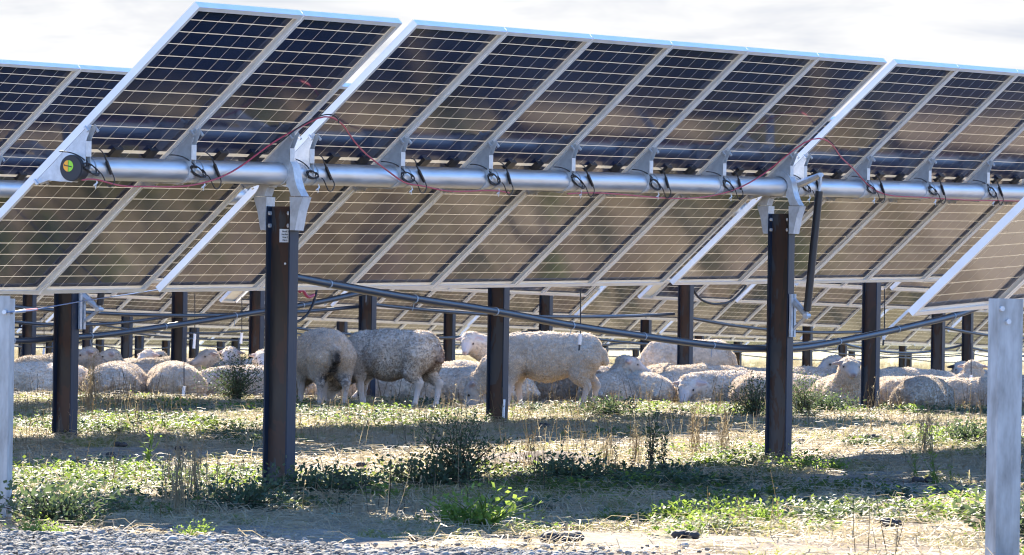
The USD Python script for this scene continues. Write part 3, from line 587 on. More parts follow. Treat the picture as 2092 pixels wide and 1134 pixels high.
def sheep_mesh(lying, neck, head, hdir, roll=0.0, stain=None, seed=0, darkear=False, legs=None, step=.0115, fat=1.0, capw=1.0):
    """neck: list of (point, radius); head: poll position; hdir: direction of the muzzle. Local frame: +x forward, z up, feet at z=0."""
    pr = []
    add = lambda a, b, ra, rb, kind, sc=(1, 1, 1), k=.05: pr.append((a, b, ra, rb, kind, sc, k))
    if lying:
        add((-.33, 0, .195), (-.02, 0, .185), .185 * fat, .205 * fat, WOOL, (1, 1.12, .97), .06)
        add((-.02, 0, .185), (.27, 0, .20), .205 * fat, .170, WOOL, (1, 1.08, 1), .06)
        add((-.30, .02, .25), (.22, 0, .27), .115, .095, WOOL, (1, 1.1, 1), .06)
        for s in (-1, 1):
            add((-.30, s * .13, .15), (-.08, s * .20, .12), .12, .075, WOOL, k=.05)
            add((-.08, s * .215, .10), (-.34, s * .235, .045), .05, .028, SKIN, k=.025)
            add((-.34, s * .235, .04), (-.17, s * .25, .028), .027, .024, SKIN, k=.02)
            add((.26, s * .10, .13), (.42, s * .125, .07), .075, .043, WOOL, k=.04)
            add((.42, s * .125, .06), (.25, s * .15, .028), .036, .024, SKIN, k=.02)
        add((-.50, 0, .20), (-.545, 0, .17), .05, .03, WOOL, k=.03)
    else:
        add((-.33, 0, .515), (0, 0, .485), .168 * fat, .192 * fat, WOOL, (1, .98, 1.04), .06)
        add((0, 0, .485), (.29, 0, .50), .192 * fat, .158, WOOL, (1, .96, 1.06), .06)
        add((-.36, 0, .575), (.26, 0, .585), .105, .10, WOOL, (1, 1.1, 1), .06)
        LG = legs or {}
        for s in (-1, 1):
            d = LG.get(('h', s), 0.0); e = LG.get(('f', s), 0.0)
            add((-.36, s * .095, .47), (-.33 + d * .4, s * .115, .33), .125, .072, WOOL, k=.05)
            add((-.33 + d * .4, s * .115, .34), (-.435 + d * .8, s * .105, .235), .062, .036, SKIN if d > .5 else WOOL, k=.03)
            add((-.435 + d * .8, s * .105, .235), (-.405 + d, s * .10, .055), .030, .022, SKIN, k=.02)
            add((-.405 + d, s * .10, .055), (-.385 + d, s * .10, .012), .024, .029, SKIN, k=.015)
            add((.27, s * .09, .44), (.27 + e * .4, s * .10, .30), .10, .055, WOOL, k=.05)
            add((.27 + e * .4, s * .10, .31), (.285 + e * .7, s * .095, .19), .042, .030, SKIN, k=.025)
            add((.285 + e * .7, s * .095, .19), (.275 + e, s * .095, .05), .028, .021, SKIN, k=.02)
            add((.275 + e, s * .095, .05), (.295 + e, s * .095, .012), .023, .028, SKIN, k=.015)
        add((-.50, 0, .52), (-.535, 0, .45), .045, .03, WOOL, k=.03)
    for (a, ra), (b, rb) in zip(neck[:-1], neck[1:]): add(a, b, ra, rb, WOOL, (1, .92, 1), .06)
    hp = np.asarray(head, float); d = np.asarray(hdir, float); d /= np.linalg.norm(d)
    up = np.array([0, 0, 1.0]) if abs(d[2]) < .95 else np.array([1.0, 0, 0])
    if lying is False and d[2] < -.6: up = np.array([1.0, 0, .6])
    side = np.cross(up, d); side /= np.linalg.norm(side); up = np.cross(d, side)
    side, up = side * math.cos(roll) + up * math.sin(roll), up * math.cos(roll) - side * math.sin(roll)
    L = lambda f, s, u: hp + d * f + side * s + up * u
    add(L(-.03, 0, .0), L(.05, 0, .0), .078, .068, WOOL, k=.045)          # poll with its wool cap
    add(L(.03, 0, -.005), L(.125, 0, -.018), .064, .050, SKIN, k=.035)
    add(L(.125, 0, -.018), L(.218, 0, -.036), .046, .031, SKIN, k=.025)
    add(L(.02, 0, -.045), L(.185, 0, -.062), .042, .022, SKIN, k=.02)     # jaw
    for s in (-1, 1):
        add(L(-.005, s * .06, .028), L(-.03, s * .145, .008), .026, .012, SKIN, (1, 1, 1), .012)   # ears
        add(L(.055, s * .044, .018), L(.07, s * .044, .018), .019, .015, SKIN, k=.02)              # brow
    allp = np.array([p for q in pr for p in (q[0], q[1])], float)
    lo, hi = allp.min(0) - .24, allp.max(0) + .24; lo[2] = max(lo[2], -.03)
    n = np.ceil((hi - lo) / step).astype(int)
    G = np.stack(np.meshgrid(*[lo[k] + np.arange(n[k]) * step for k in range(3)], indexing='ij'), -1)
    S = None; DW = np.full(G.shape[:3], 9.0); DS = np.full(G.shape[:3], 9.0)
    for a, b, ra, rb, kind, sc, k in pr:
        m = max(ra, rb) * max(sc) + .09
        b0 = np.minimum(a, b) - m; b1 = np.maximum(a, b) + m
        i0 = np.clip(((b0 - lo) / step).astype(int), 0, n); i1 = np.clip(np.ceil((b1 - lo) / step).astype(int) + 1, 0, n)
        sl = tuple(slice(i0[q], i1[q]) for q in range(3))
        dd = seg_sdf(G[sl], a, b, ra, rb, sc)
        if S is None: S = np.full(G.shape[:3], .3)
        S[sl] = smin(S[sl], dd, k)
        T_ = DW if kind == WOOL else DS
        T_[sl] = np.minimum(T_[sl], dd)
    wm = 1 / (1 + np.exp(-(DS - DW) / .012))
    N = (meshkit.fbm(G * 11 + seed * 7, 2, seed) - .5) * .012 + (meshkit.fbm(G * [52, 52, 30] + seed, 2, seed + 3) - .5) * .024
    S = S - (N + .004) * wm
    V, Fc = surface_nets(S, lo, step)
    ii = tuple(np.clip(((V - lo) / step).round().astype(int), 0, n - 1).T)
    w = wm[ii][:, None]
    nz_ = meshkit.fbm(V * 9 + seed, 3, seed + 11)[:, None]; fine = meshkit.fbm(V * 55, 2, seed + 5)[:, None]
    wool = np.array([.68, .57, .445]) * (.72 + .50 * nz_) * (.70 + .46 * fine)
    skin = np.array([.60, .51, .445]) * (.80 + .40 * nz_)
    col = wool * w + skin * (1 - w)
    hl = V - hp; f_, s_, u_ = hl @ d, hl @ side, hl @ up
    near = (np.linalg.norm(hl - d * .09, axis=1) < .20)
    nose = np.exp(-(((f_ - .242) / .024) ** 2 + (u_ + .030) ** 2 / .022 ** 2 + (s_ / .032) ** 2))[:, None]
    col = col * (1 - .75 * nose) + np.array([.17, .085, .08]) * .75 * nose
    ring = np.exp(-(((f_ - .082) / .030) ** 2 + ((np.abs(s_) - .058) / .022) ** 2 + ((u_ - .008) / .020) ** 2))[:, None]; col = col * (1 - .6 * ring) + np.array([.16, .11, .09]) * .6 * ring
    cheek = np.exp(-(((f_ - .15) / .06) ** 2 + ((u_ + .045) / .03) ** 2))[:, None] * near[:, None]; col = col * (1 - .22 * cheek)
    mouth = (np.exp(-((u_ + .058) / .006) ** 2) * (f_ > .16) * (f_ < .25) * near)[:, None]; col *= 1 - .45 * mouth
    ear = ((np.abs(s_) > .075) & near & (np.abs(f_) < .06) & (w[:, 0] < .5))[:, None]; col = np.where(ear, col * .5 + np.array([.46, .27, .23]) * .5, col)
    if darkear: col = np.where(ear, [.03, .022, .02], col)
    belly = np.clip(1 - V[:, 2] / (.16 if lying else .46), 0, 1)[:, None] * w
    dirt = belly * np.clip(nz_ * 2.0 - .45, 0, 1); col = col * (1 - .75 * dirt) + np.array([.19, .135, .09]) * .75 * dirt
    if not lying:
        hoof = (V[:, 2] < .03)[:, None]; col = np.where(hoof, np.array([.06, .05, .045]), col)
    if stain == 'dark':
        m = (np.exp(-((V[:, 1]) / .035) ** 2) * (V[:, 0] < -.40) * np.clip((.545 - V[:, 2]) / .06, 0, 1) * (V[:, 2] > .14))[:, None]
        m2 = (np.exp(-((V[:, 1] - .02) / .075) ** 2 - ((V[:, 2] - .27) / .08) ** 2) * (V[:, 0] < -.22))[:, None]
        m3 = (np.exp(-((np.abs(V[:, 1]) - .10) / .05) ** 2 - ((V[:, 2] - .26) / .10) ** 2) * (V[:, 0] < -.30))[:, None] * (fine > .5)
        m = np.clip(m * 1.3 + m2 * .9 + m3 * .7, 0, 1); col = col * (1 - .95 * m) + np.array([.016, .014, .013]) * .95 * m
    if stain == 'brown':
        m = (np.exp(-((V[:, 1]) / .05) ** 2) * (V[:, 0] < -.42) * np.clip((.62 - V[:, 2]) / .08, 0, 1) * (V[:, 2] > .25))[:, None]
        m = np.clip(m * (.4 + nz_), 0, 1); col = col * (1 - .75 * m) + np.array([.25, .12, .07]) * .75 * m
        m2 = (np.exp(-((V[:, 1]) / .05) ** 2 - ((V[:, 2] - .31) / .06) ** 2) * (V[:, 0] < -.2))[:, None]; col = col * (1 - .9 * m2) + np.array([.03, .024, .02]) * .9 * m2
    if stain == 'spot':
        m = np.exp(-(((V - [.17, .17, .33]) / [.05, .09, .04]) ** 2).sum(1))[:, None]; col = col * (1 - .95 * m) + np.array([.02, .016, .014]) * .95 * m
    if stain == 'brownwool': col = col * np.array([.62, .50, .40])
    # fleece: short crimped locks leaning down and back
    r = np.random.default_rng(seed + 40); A = V[Fc[:, 1]] - V[Fc[:, 0]]; B = V[Fc[:, 2]] - V[Fc[:, 0]]; Nn = np.cross(A, B); ar = np.linalg.norm(Nn, axis=1); Nn /= ar[:, None] + 1e-12
    wf = w[Fc].mean((1, 2)); pr_ = ar * (wf > .75); pick = r.choice(len(Fc), 19000, p=pr_ / pr_.sum()); bc = r.dirichlet([1, 1, 1], len(pick))
    pp = (V[Fc[pick]] * bc[:, :, None]).sum(1); nn = Nn[pick]; cc = col[Fc[pick, 0]] * r.uniform(.80, 1.30, (len(pick), 1))
    dd = nn * .62 + np.array([-.12, 0, -.60]) + r.normal(0, .30, pp.shape); dd /= np.linalg.norm(dd, axis=1, keepdims=True); ln = r.uniform(.007, .015, (len(pick), 1))
    sw = r.normal(0, .0035, pp.shape); q = np.stack([pp - nn * .003, pp + dd * ln * .5 + sw, pp + dd * ln - nn * .002], 1)
    locks = (q.reshape(-1, 3), np.tile([.0046, .0038, .0012], len(pick)), np.clip(cc, 0, 1))
    eyes = []
    for s in (-1, 1):
        e = trimesh.creation.icosphere(2, .0145); e.apply_translation(L(.082, s * .0585, .010)); eyes.append(e)
    return V, Fc, np.clip(col, 0, 1), eyes, locks
mat('fleece', {'a': ('attribute', {'attribute': 'tint'}), 'oi': ('object_info', {}), 'rv': ('map_range', {'from_min': 0, 'from_max': 1, 'to_min': .60, 'to_max': 1.06}),
    'rc': ('combine_color', {}), 'mm': ('mix_color', {'blend_type': 'multiply', 'fac': 1.0, 'use_clamp_result': False}),
    'tc': ('texture_coordinate', {}), 'n': ('noise_texture', {'scale': 62.0, 'detail': 4.0, 'roughness': .65}), 'b': ('bump', {'strength': .75, 'distance': .012}),
    'p': ('principled_bsdf', {'roughness': .9, 'specular_ior_level': .2, 'sheen_weight': .35, 'sheen_roughness': .55, 'sheen_tint': (1, .96, .88)})},
    [('oi.random', 'rv.value'), ('rv.result', 'rc.r'), ('rv.result', 'rc.g'), ('rv.result', 'rc.b'), ('a.color', 'mm.a'), ('rc.color', 'mm.b'), ('mm.result', 'p.base_color'), ('tc.object', 'n.vector'), ('n.fac', 'b.height'), ('b.normal', 'p.normal')])
mat('locks', {'a': ('attribute', {'attribute': 'tint'}), 'oi': ('object_info', {}), 'rv': ('map_range', {'from_min': 0, 'from_max': 1, 'to_min': .60, 'to_max': 1.06}), 'rc': ('combine_color', {}), 'mm': ('mix_color', {'blend_type': 'multiply', 'fac': 1.0, 'use_clamp_result': False}), 'q': ('principled_bsdf', {'roughness': .85, 'specular_ior_level': .2}), 't': ('translucent_bsdf', {}), 'p': ('mix_closure', {'fac': .3})},
    [('oi.random', 'rv.value'), ('rv.result', 'rc.r'), ('rv.result', 'rc.g'), ('rv.result', 'rc.b'), ('a.color', 'mm.a'), ('rc.color', 'mm.b'), ('mm.result', 'q.base_color'), ('mm.result', 't.color'), ('q.BSDF', 'p.closure1'), ('t.BSDF', 'p.closure2')], surface='p.closure')
plain('eye', (.02, .012, .008), .12)
SHEEP = {}
def kind(name, **k):
    V, Fc, col, eyes, locks = sheep_mesh(**k); c = cls('sheep_' + name)
    g = mesh(c, 'body', (V, Fc), 'fleece', smooth=True)
    UsdGeom.PrimvarsAPI(g).CreatePrimvar('tint', Sdf.ValueTypeNames.Color3fArray, 'vertex').Set(Vt.Vec3fArray.FromNumpy(col.astype(np.float32)))
    for e in eyes: mesh(c, 'eye', e, 'eye', smooth=True)
    h = UsdGeom.BasisCurves.Define(stage, c + '/fleece'); q, wd, cc = locks
    h.CreateTypeAttr('linear'); h.CreateCurveVertexCountsAttr(Vt.IntArray.FromNumpy(np.full(len(cc), 3, np.int32))); h.CreatePointsAttr(Vt.Vec3fArray.FromNumpy(q.astype(np.float32)))
    h.CreateWidthsAttr(Vt.FloatArray.FromNumpy(wd.astype(np.float32))); h.SetWidthsInterpolation('vertex')
    UsdGeom.PrimvarsAPI(h).CreatePrimvar('tint', Sdf.ValueTypeNames.Color3fArray, 'uniform').Set(Vt.Vec3fArray.FromNumpy(cc.astype(np.float32)))
    UsdShade.MaterialBindingAPI.Apply(h.GetPrim()).Bind(M['locks']); tag(h, kind='stuff')
    SHEEP[name] = c
kind('lie_up', lying=True, neck=[((.27, 0, .24), .145), ((.40, 0, .36), .105), ((.455, 0, .46), .085)], head=(.47, 0, .50), hdir=(1, 0, -.28), seed=1)
kind('lie_left', lying=True, neck=[((.27, 0, .24), .145), ((.39, .03, .36), .105), ((.43, .07, .46), .085)], head=(.43, .09, .50), hdir=(.35, 1, -.30), seed=2)
kind('lie_right', lying=True, neck=[((.27, 0, .24), .145), ((.39, -.03, .36), .105), ((.43, -.07, .46), .085)], head=(.43, -.09, .50), hdir=(.35, -1, -.30), seed=3)
kind('lie_down', lying=True, neck=[((.27, 0, .22), .145), ((.41, .02, .22), .11), ((.50, .05, .19), .088)], head=(.53, .07, .165), hdir=(.9, .35, -.42), seed=4, fat=1.03)
kind('lie_tuck', lying=True, neck=[((.25, 0, .23), .145), ((.36, -.13, .25), .115), ((.29, -.25, .21), .088)], head=(.26, -.275, .19), hdir=(-1, -.25, -.35), seed=5, fat=1.05)
kind('graze', lying=False, neck=[((.28, 0, .50), .155), ((.47, 0, .36), .12), ((.60, 0, .235), .092)], head=(.645, .0, .20), hdir=(.42, .10, -1), seed=6, stain='spot', legs={('f', 1): .06, ('f', -1): -.05, ('h', 1): .07, ('h', -1): -.02})
kind('graze_dark', lying=False, neck=[((.28, 0, .50), .155), ((.46, .03, .36), .12), ((.58, .06, .24), .092)], head=(.62, .07, .21), hdir=(.42, .1, -1), seed=7, stain='dark', legs={('f', 1): .04, ('f', -1): -.06, ('h', 1): .05, ('h', -1): -.05}, fat=1.06)
kind('graze_brown', lying=False, neck=[((.28, 0, .50), .155), ((.46, 0, .35), .125), ((.59, 0, .235), .095)], head=(.63, .0, .20), hdir=(.4, -.05, -1), seed=8, stain='brown', legs={('f', 1): -.06, ('f', -1): .05, ('h', 1): .07, ('h', -1): -.03}, fat=1.04)
kind('stand_up', lying=False, neck=[((.28, 0, .52), .15), ((.46, .02, .58), .11), ((.55, .05, .64), .085)], head=(.57, .07, .63), hdir=(.3, 1, -.45), seed=9)
kind('lie_low_left', lying=True, neck=[((.27, 0, .22), .145), ((.40, .04, .25), .105), ((.44, .09, .25), .088)], head=(.45, .12, .245), hdir=(.45, .8, -.7), seed=12)
kind('lie_up_dark', lying=True, neck=[((.27, 0, .24), .145), ((.40, 0, .36), .105), ((.455, 0, .46), .085)], head=(.47, 0, .50), hdir=(1, 0, -.28), seed=13, darkear=True)
kind('lie_brown', lying=True, neck=[((.27, 0, .22), .145), ((.41, .02, .20), .11), ((.50, .05, .18), .088)], head=(.53, .07, .165), hdir=(.9, .3, -.35), seed=10, stain='brownwool')
# picture column of the body centre, distance, kind, heading (0 right, 90 away, 180 left, 270 towards the camera), size, label
FLOCK = [
 (110, 54.0, 'lie_tuck', 40, 1.0, 'far sheep back showing just left of the left rear post'), (178, 56.0, 'lie_down', 120, .95, 'sheep back right beside the left rear post, behind the white face'), (60, 57.0, 'lie_tuck', 100, 1.0, 'far sheep back beside the left galvanised post'),
 (225, 59.0, 'lie_tuck', 150, 1.0, 'far pale back over the first round rump'), (345, 56.0, 'lie_tuck', 170, 1.0, 'grey back over the rump with the hanging wire'), (550, 53.0, 'lie_down', 60, 1.0, 'sheep hidden in part by the nearest post'), (640, 52.5, 'lie_tuck', 95, 1.0, 'small grey back between the legs of the left standing sheep'),
 (740, 53.0, 'lie_down', 100, 1.0, 'sheep in deep shade behind the head of the brown rumped sheep'), (840, 54.0, 'lie_tuck', 30, 1.0, 'grey back in shade between the brown rumped sheep and the tall neck'), (940, 55.0, 'lie_tuck', 160, 1.0, 'grey back below the sunlit head'),
 (1200, 55.0, 'lie_tuck', 20, 1.0, 'far back seen under the belly of the grazing sheep'), (1470, 58.0, 'lie_down', 80, 1.0, 'far sheep under the tail of the far grazing sheep'), (1590, 56.0, 'lie_tuck', 130, 1.0, 'sheep hidden in part by the tall damper post'), (1600, 48.6, 'lie_tuck', 150, 1.0, 'pale sheep at the right foot of the tall damper post'),
 (1860, 54.5, 'lie_tuck', 20, 1.0, 'grey back above the round clean rump'), (1980, 59.0, 'lie_tuck', 60, 1.0, 'far back right of the sheep with dark ears'), (1790, 56.0, 'lie_down', 50, 1.0, 'back half hidden by the thick rear post'), (1570, 51.5, 'lie_tuck', 20, 1.0, 'woolly side seen between bush and tall damper post'),
 (654, 44.6, 'graze_dark', 107, .93, 'standing sheep seen from behind with a black stained rump'),
 (794, 44.8, 'graze_brown', 150, .93, 'grazing sheep with brown soiled rump, head low at its left'),
 (1114, 44.8, 'graze', 176, .93, 'pale sheep grazing in side view, right of the middle rear post'),
 (1064, 56.0, 'stand_up', 185, .98, 'standing sheep with sunlit head looking at the camera'),
 (1398, 58.0, 'graze', 183, 1.0, 'farther grazing sheep behind the dark brown post'),
 (72, 48.5, 'lie_up', 172, 1.08, 'lying sheep between the left galvanised post and the left rear post'),
 (272, 50.6, 'lie_up', 197, 1.0, 'lying sheep whose white face shows at the right edge of the left rear post'),
 (243, 48.2, 'lie_down', 82, 1.08, 'lying sheep with round rump towards us, right of the left rear post'),
 (270, 57.0, 'lie_tuck', 60, .95, 'small round sheep back behind two round rumps'),
 (310, 53.5, 'lie_up', 190, .95, 'greyish sheep wedged between the two round rumps at the left'),
 (354, 48.3, 'lie_down', 100, 1.08, 'lying sheep with sunlit back behind a wire with white sleeve'),
 (400, 60.0, 'lie_up_dark', 200, 1.0, 'far sheep resting its dark head, left of the reddish brown post'),
 (380, 57.0, 'lie_left', 170, 1.0, 'sheep lying in front of the foot of the reddish brown post'),
 (520, 48.8, 'lie_low_left', 185, 1.02, 'sheep with drooping dark head behind the bushy weed'),
 (500, 55.5, 'lie_up', 215, 1.0, 'sheep with raised head just left of the one with a pink face'),
 (486, 57.5, 'lie_up', 262, 1.08, 'sheep with sunlit pink face and spread ears, left of the nearest post'),
 (512, 54.5, 'lie_tuck', 30, .95, 'grey woolly back touching the left side of the nearest post'),
 (508, 50.0, 'lie_down', 170, 1.0, 'white sheep lying behind the right half of the bushy weed'),
 (618, 49.5, 'lie_left', 200, 1.0, 'lying sheep with a pink ear behind the left standing sheep'),
 (700, 50.0, 'lie_tuck', 70, 1.0, 'lying sheep between the two standing sheep'),
 (775, 49.5, 'lie_down', 185, 1.0, 'brownish sheep lying behind the legs of the brown rumped sheep'),
 (868, 49.0, 'lie_down', 175, 1.0, 'dark sheep lying behind the hind legs of the brown rumped sheep'),
 (912, 51.5, 'lie_right', 195, 1.08, 'lying sheep with tall grey neck below the sunlit head'),
 (965, 46.8, 'lie_tuck', 165, 1.10, 'big sheep lying against the left side of the middle rear post'),
 (1085, 48.0, 'lie_brown', 180, .95, 'dark sheep lying in the shade right of the middle rear post'),
 (1160, 48.0, 'lie_brown', 20, 1.08, 'brown fleeced sheep lying under the belly of the grazing sheep'),
 (1246, 47.8, 'lie_right', 80, 1.02, 'lying sheep with black spot on its head right of the grazing sheep'),
 (1305, 48.2, 'lie_down', 105, 1.06, 'broad lying sheep under the low end of the thick conduit'),
 (1371, 49.5, 'lie_tuck', 75, 1.02, 'smooth grey sheep back left of the sheep with lowered face'),
 (1506, 48.0, 'lie_low_left', 188, 1.08, 'lying sheep with lowered face and long drooping ear, in side view'),
 (1258, 57.5, 'lie_tuck', 120, .98, 'far sheep back right behind the rump of the grazing sheep'),
 (1312, 57.5, 'lie_tuck', 60, .98, 'small far sheep back left of the dark brown post'),
 (1356, 55.0, 'lie_down', 110, 1.05, 'woolly far sheep close to the left of the dark brown post'),
 (1396, 57.0, 'lie_tuck', 80, 1.0, 'sheep back in front of the foot of the dark brown post'),
 (1440, 53.5, 'lie_tuck', 10, 1.0, 'flat sunlit sheep back right of the dark brown post'),
 (1508, 55.0, 'lie_tuck', 40, 1.0, 'sunlit sheep back left of the tall post with the damper'),
 (1546, 59.0, 'lie_tuck', 100, 1.0, 'sheep touching the left side of the tall post with the damper'),
 (1540, 47.8, 'lie_down', 95, 1.0, 'lying sheep rump behind the bush left of the tall damper post'),
 (1622, 50.0, 'lie_down', 70, 1.0, 'lying sheep just right of the tall damper post, behind thin weeds'),
 (1690, 55.5, 'lie_right', 285, 1.10, 'sheep with raised bare head facing left, beside the tall damper post'),
 (1650, 53.0, 'lie_tuck', 0, 1.0, 'woolly back in front of the sheep with raised bare head'),
 (1716, 47.6, 'lie_up', 276, 1.08, 'lying sheep facing the camera with both ears spread'),
 (1748, 53.0, 'lie_tuck', 95, 1.0, 'sheep back left of the thick rear post'),
 (1818, 48.6, 'lie_down', 100, 1.02, 'lying sheep close against the right side of the thick rear post'),
 (1826, 58.0, 'lie_tuck', 80, 1.06, 'dark round far sheep back right of the thick rear post'),
 (1880, 59.5, 'lie_tuck', 90, 1.0, 'far round sheep back left of the sheep with dark ears'),
 (1912, 57.0, 'lie_down', 110, 1.0, 'grey sheep in front of the post above the sheep with dark ears'),
 (1952, 56.0, 'lie_up_dark', 272, 1.02, 'far sheep facing us with dark spread ears'),
 (1900, 51.0, 'lie_left', 5, 1.04, 'lying sheep with high brown neck beside a hanging white sleeve'),
 (1890, 47.6, 'lie_down', 75, 1.06, 'lying sheep with round clean rump in front of the right part of the flock'),
 (1862, 49.4, 'lie_low_left', 335, .95, 'sheep with ear lying right of the round clean rump'),
 (2008, 49.0, 'lie_down', 170, 1.02, 'sheep on yellow straw beside the right galvanised post'),
 (2012, 56.0, 'lie_tuck', 40, 1.0, 'grey sheep back touching the left edge of the right galvanised post'),
 (2098, 48.5, 'lie_tuck', 90, 1.06, 'sheep cut off by the right edge behind the galvanised post'),
]
for px, d, kd, rz, sc, lab in FLOCK:
    ly = kd.startswith('lie'); p = gpos(px, d, -.03 if ly else -.008); scl = (sc * .95, sc * .95, sc * (.82 if d < 52.5 else 1.0 if kd == 'lie_tuck' or kd == 'lie_down' else .87)) if ly else sc
    tag(ref('/World', 'sheep', SHEEP[kd], loc=p, rz=rz, scale=scl), lab, 'sheep', 'sheep resting and grazing under the panels')
# ------------------------------------------------------------------ vegetation
def leafmat(name, stops, trans, rough=.6, tf=.4):
    mat(name, {'g': ('geometry', {}), 'r': ('rgb_ramp', {'ramp': stops}), 'p': ('principled_bsdf', {'roughness': rough, 'specular_ior_level': .3}), 't': ('translucent_bsdf', {'color': trans}), 'm': ('mix_closure', {'fac': tf})},
        [('g.random_per_island', 'r.fac'), ('r.color', 'p.base_color'), ('p.BSDF', 'm.closure1'), ('t.BSDF', 'm.closure2')], surface='m.closure')
leafmat('straw', [(0, (.32, .24, .14)), (.35, (.54, .46, .31)), (.75, (.66, .59, .43)), (1, (.74, .69, .56))], (.62, .53, .34), tf=.25)
leafmat('green_leaf', [(0, (.045, .070, .018)), (.5, (.080, .115, .028)), (1, (.16, .18, .05))], (.19, .26, .045))
leafmat('weed_leaf', [(0, (.060, .088, .050)), (.6, (.095, .130, .070)), (1, (.150, .180, .095))], (.14, .20, .08), tf=.3)
leafmat('bright_leaf', [(0, (.09, .15, .03)), (1, (.19, .26, .06))], (.30, .42, .07), tf=.45)
leafmat('dry_stalk', [(0, (.16, .11, .06)), (.6, (.33, .25, .13)), (1, (.48, .38, .21))], (.36, .27, .13), tf=.2)
leafmat('dark_stalk', [(0, (.06, .05, .035)), (1, (.16, .12, .07))], (.10, .08, .04), tf=.15)
leafmat('yellow_grass', [(0, (.16, .17, .06)), (.5, (.30, .28, .11)), (1, (.46, .40, .20))], (.36, .36, .12))
def ribbon(p, w, side):
    """A blade: points p (n,3), half widths w (n,), side vector."""
    n = len(p); v = np.concatenate([p - side * w[:, None], p + side * w[:, None]]); i = np.arange(n - 1)
    return v, np.vstack([np.stack([i, i + 1, i + n + 1], 1), np.stack([i, i + n + 1, i + n], 1)])
def leaf(p, d, n, L, w):
    s = np.cross(d, n); s /= np.linalg.norm(s) + 1e-9
    v = np.array([p, p + d * L * .45 + s * w + n * L * .06, p + d * L, p + d * L * .45 - s * w + n * L * .06]); return v, np.array([[0, 1, 2], [0, 2, 3]])
def unit(v): return v / (np.linalg.norm(v) + 1e-12)
TS = .5
def straw_tile(r, n):
    out = []
    for _ in range(n):
        x, y = r.uniform(-TS / 2 - .04, TS / 2 + .04, 2); a = r.uniform(0, 2 * math.pi); L = r.uniform(.03, .15) * r.uniform(.6, 1.3); z0 = r.uniform(0, .014)
        tilt = abs(r.normal(0, .20)); d = np.array([math.cos(a), math.sin(a), 0]); k = r.normal(0, .25)
        t = np.array([0, .5, 1.0])[:, None]; s = np.array([-math.sin(a), math.cos(a), 0])
        p = np.array([x, y, z0]) + d * t * L + s * (t ** 2) * L * k + np.array([0, 0, 1]) * (np.sin(t * 2.2) * L * tilt)
        out.append(ribbon(p, np.array([1, 1, .5]) * r.uniform(.0012, .0028), unit(s + np.array([0, 0, r.normal(0, .5)]))))
    return cat(out)
def green_tile(r, n, leafy=.5, hmax=.085, spread=TS / 2):
    out = []
    cl = r.uniform(-spread, spread, (max(3, n // 9), 2))
    for _ in range(n):
        c = cl[r.integers(len(cl))] + r.normal(0, .045, 2); h = r.uniform(.25, 1) * hmax
        b = np.array([c[0], c[1], -.004]); lean = np.array([r.normal(0, .5), r.normal(0, .5), 1]); top = b + unit(lean) * h
        if r.random() < leafy:
            for _k in range(5):
                q = b + (top - b) * r.uniform(.25, 1); a = r.uniform(0, 2 * math.pi); d = unit(np.array([math.cos(a), math.sin(a), r.uniform(-.1, .8)]))
                out.append(leaf(q, d, np.array([0, 0, 1.]), r.uniform(.018, .042), r.uniform(.006, .013)))
        else:
            a = r.uniform(0, 2 * math.pi); s = np.array([math.cos(a), math.sin(a), 0]); t = np.array([0, .55, 1])[:, None]
            p = b + (top - b) * t + np.array([lean[0], lean[1], -.4]) * (t ** 2) * h * .5
            out.append(ribbon(p, np.array([1, .85, .15]) * r.uniform(.0016, .0032), s))
    return cat(out)
def stalk_tile(r, n, hmin=.10, hmax=.32):
    out = []
    for _ in range(n):
        x, y = r.uniform(-TS / 2, TS / 2, 2); h = r.uniform(hmin, hmax) * r.uniform(.6, 1.1); b = np.array([x, y, -.005])
        lean = np.array([r.normal(0, .13), r.normal(0, .13), 1]); t = np.array([0, .5, 1])[:, None]
        p = b + lean * t * h + np.array([r.normal(0, .06), r.normal(0, .06), 0]) * h * t ** 2
        for a in (0, 1.57):
            out.append(ribbon(p, np.array([1, .8, .6]) * r.uniform(.0012, .0022), np.array([math.cos(a), math.sin(a), 0])))
        for _k in range(r.integers(0, 5)):
            q = b + lean * h * r.uniform(.45, 1); a = r.uniform(0, 6.28); out.append(leaf(q, unit(np.array([math.cos(a), math.sin(a), .8])), np.array([0, 0, 1.]), r.uniform(.015, .035), .004))
    return cat(out)
def instancer(name, protos, mats, pos, idx, rz, sc, label=None):
    pi = UsdGeom.PointInstancer.Define(stage, '/World/' + name); targets = []
    for i, (m, mt) in enumerate(zip(protos, mats)):
        g = usdkit.mesh(stage, f'/World/{name}/tuft_{i:03d}' if i else f'/World/{name}/tuft', m, M[mt]); targets.append(g.GetPath())
    pi.CreatePrototypesRel().SetTargets(targets)
    pi.CreatePositionsAttr(Vt.Vec3fArray.FromNumpy(np.asarray(pos, np.float32))); pi.CreateProtoIndicesAttr(Vt.IntArray.FromNumpy(np.asarray(idx, np.int32)))
    h = np.asarray(rz) / 2; pi.CreateOrientationsAttr(Vt.QuathArray([Gf.Quath(float(np.cos(a)), 0, 0, float(np.sin(a))) for a in h]))
    pi.CreateScalesAttr(Vt.Vec3fArray.FromNumpy(np.repeat(np.asarray(sc, np.float32)[:, None], 3, 1) if np.ndim(sc) == 1 else np.asarray(sc, np.float32)))
    tag(pi, label, kind='stuff'); return pi
rg = np.random.default_rng(21)
tx, ty = np.meshgrid(np.arange(-9, 9, TS), np.arange(19.5, 78, TS)); tx, ty = tx.ravel(), ty.ravel()
inv = np.abs(tx) < .0953 * ty * 1.05 + .5; tx, ty = tx[inv], ty[inv]
tx = tx + rg.uniform(-.1, .1, len(tx)); ty = ty + rg.uniform(-.1, .1, len(tx))
onroad = ty < road_edge(tx) + .15
tx, ty = tx[~onroad], ty[~onroad]
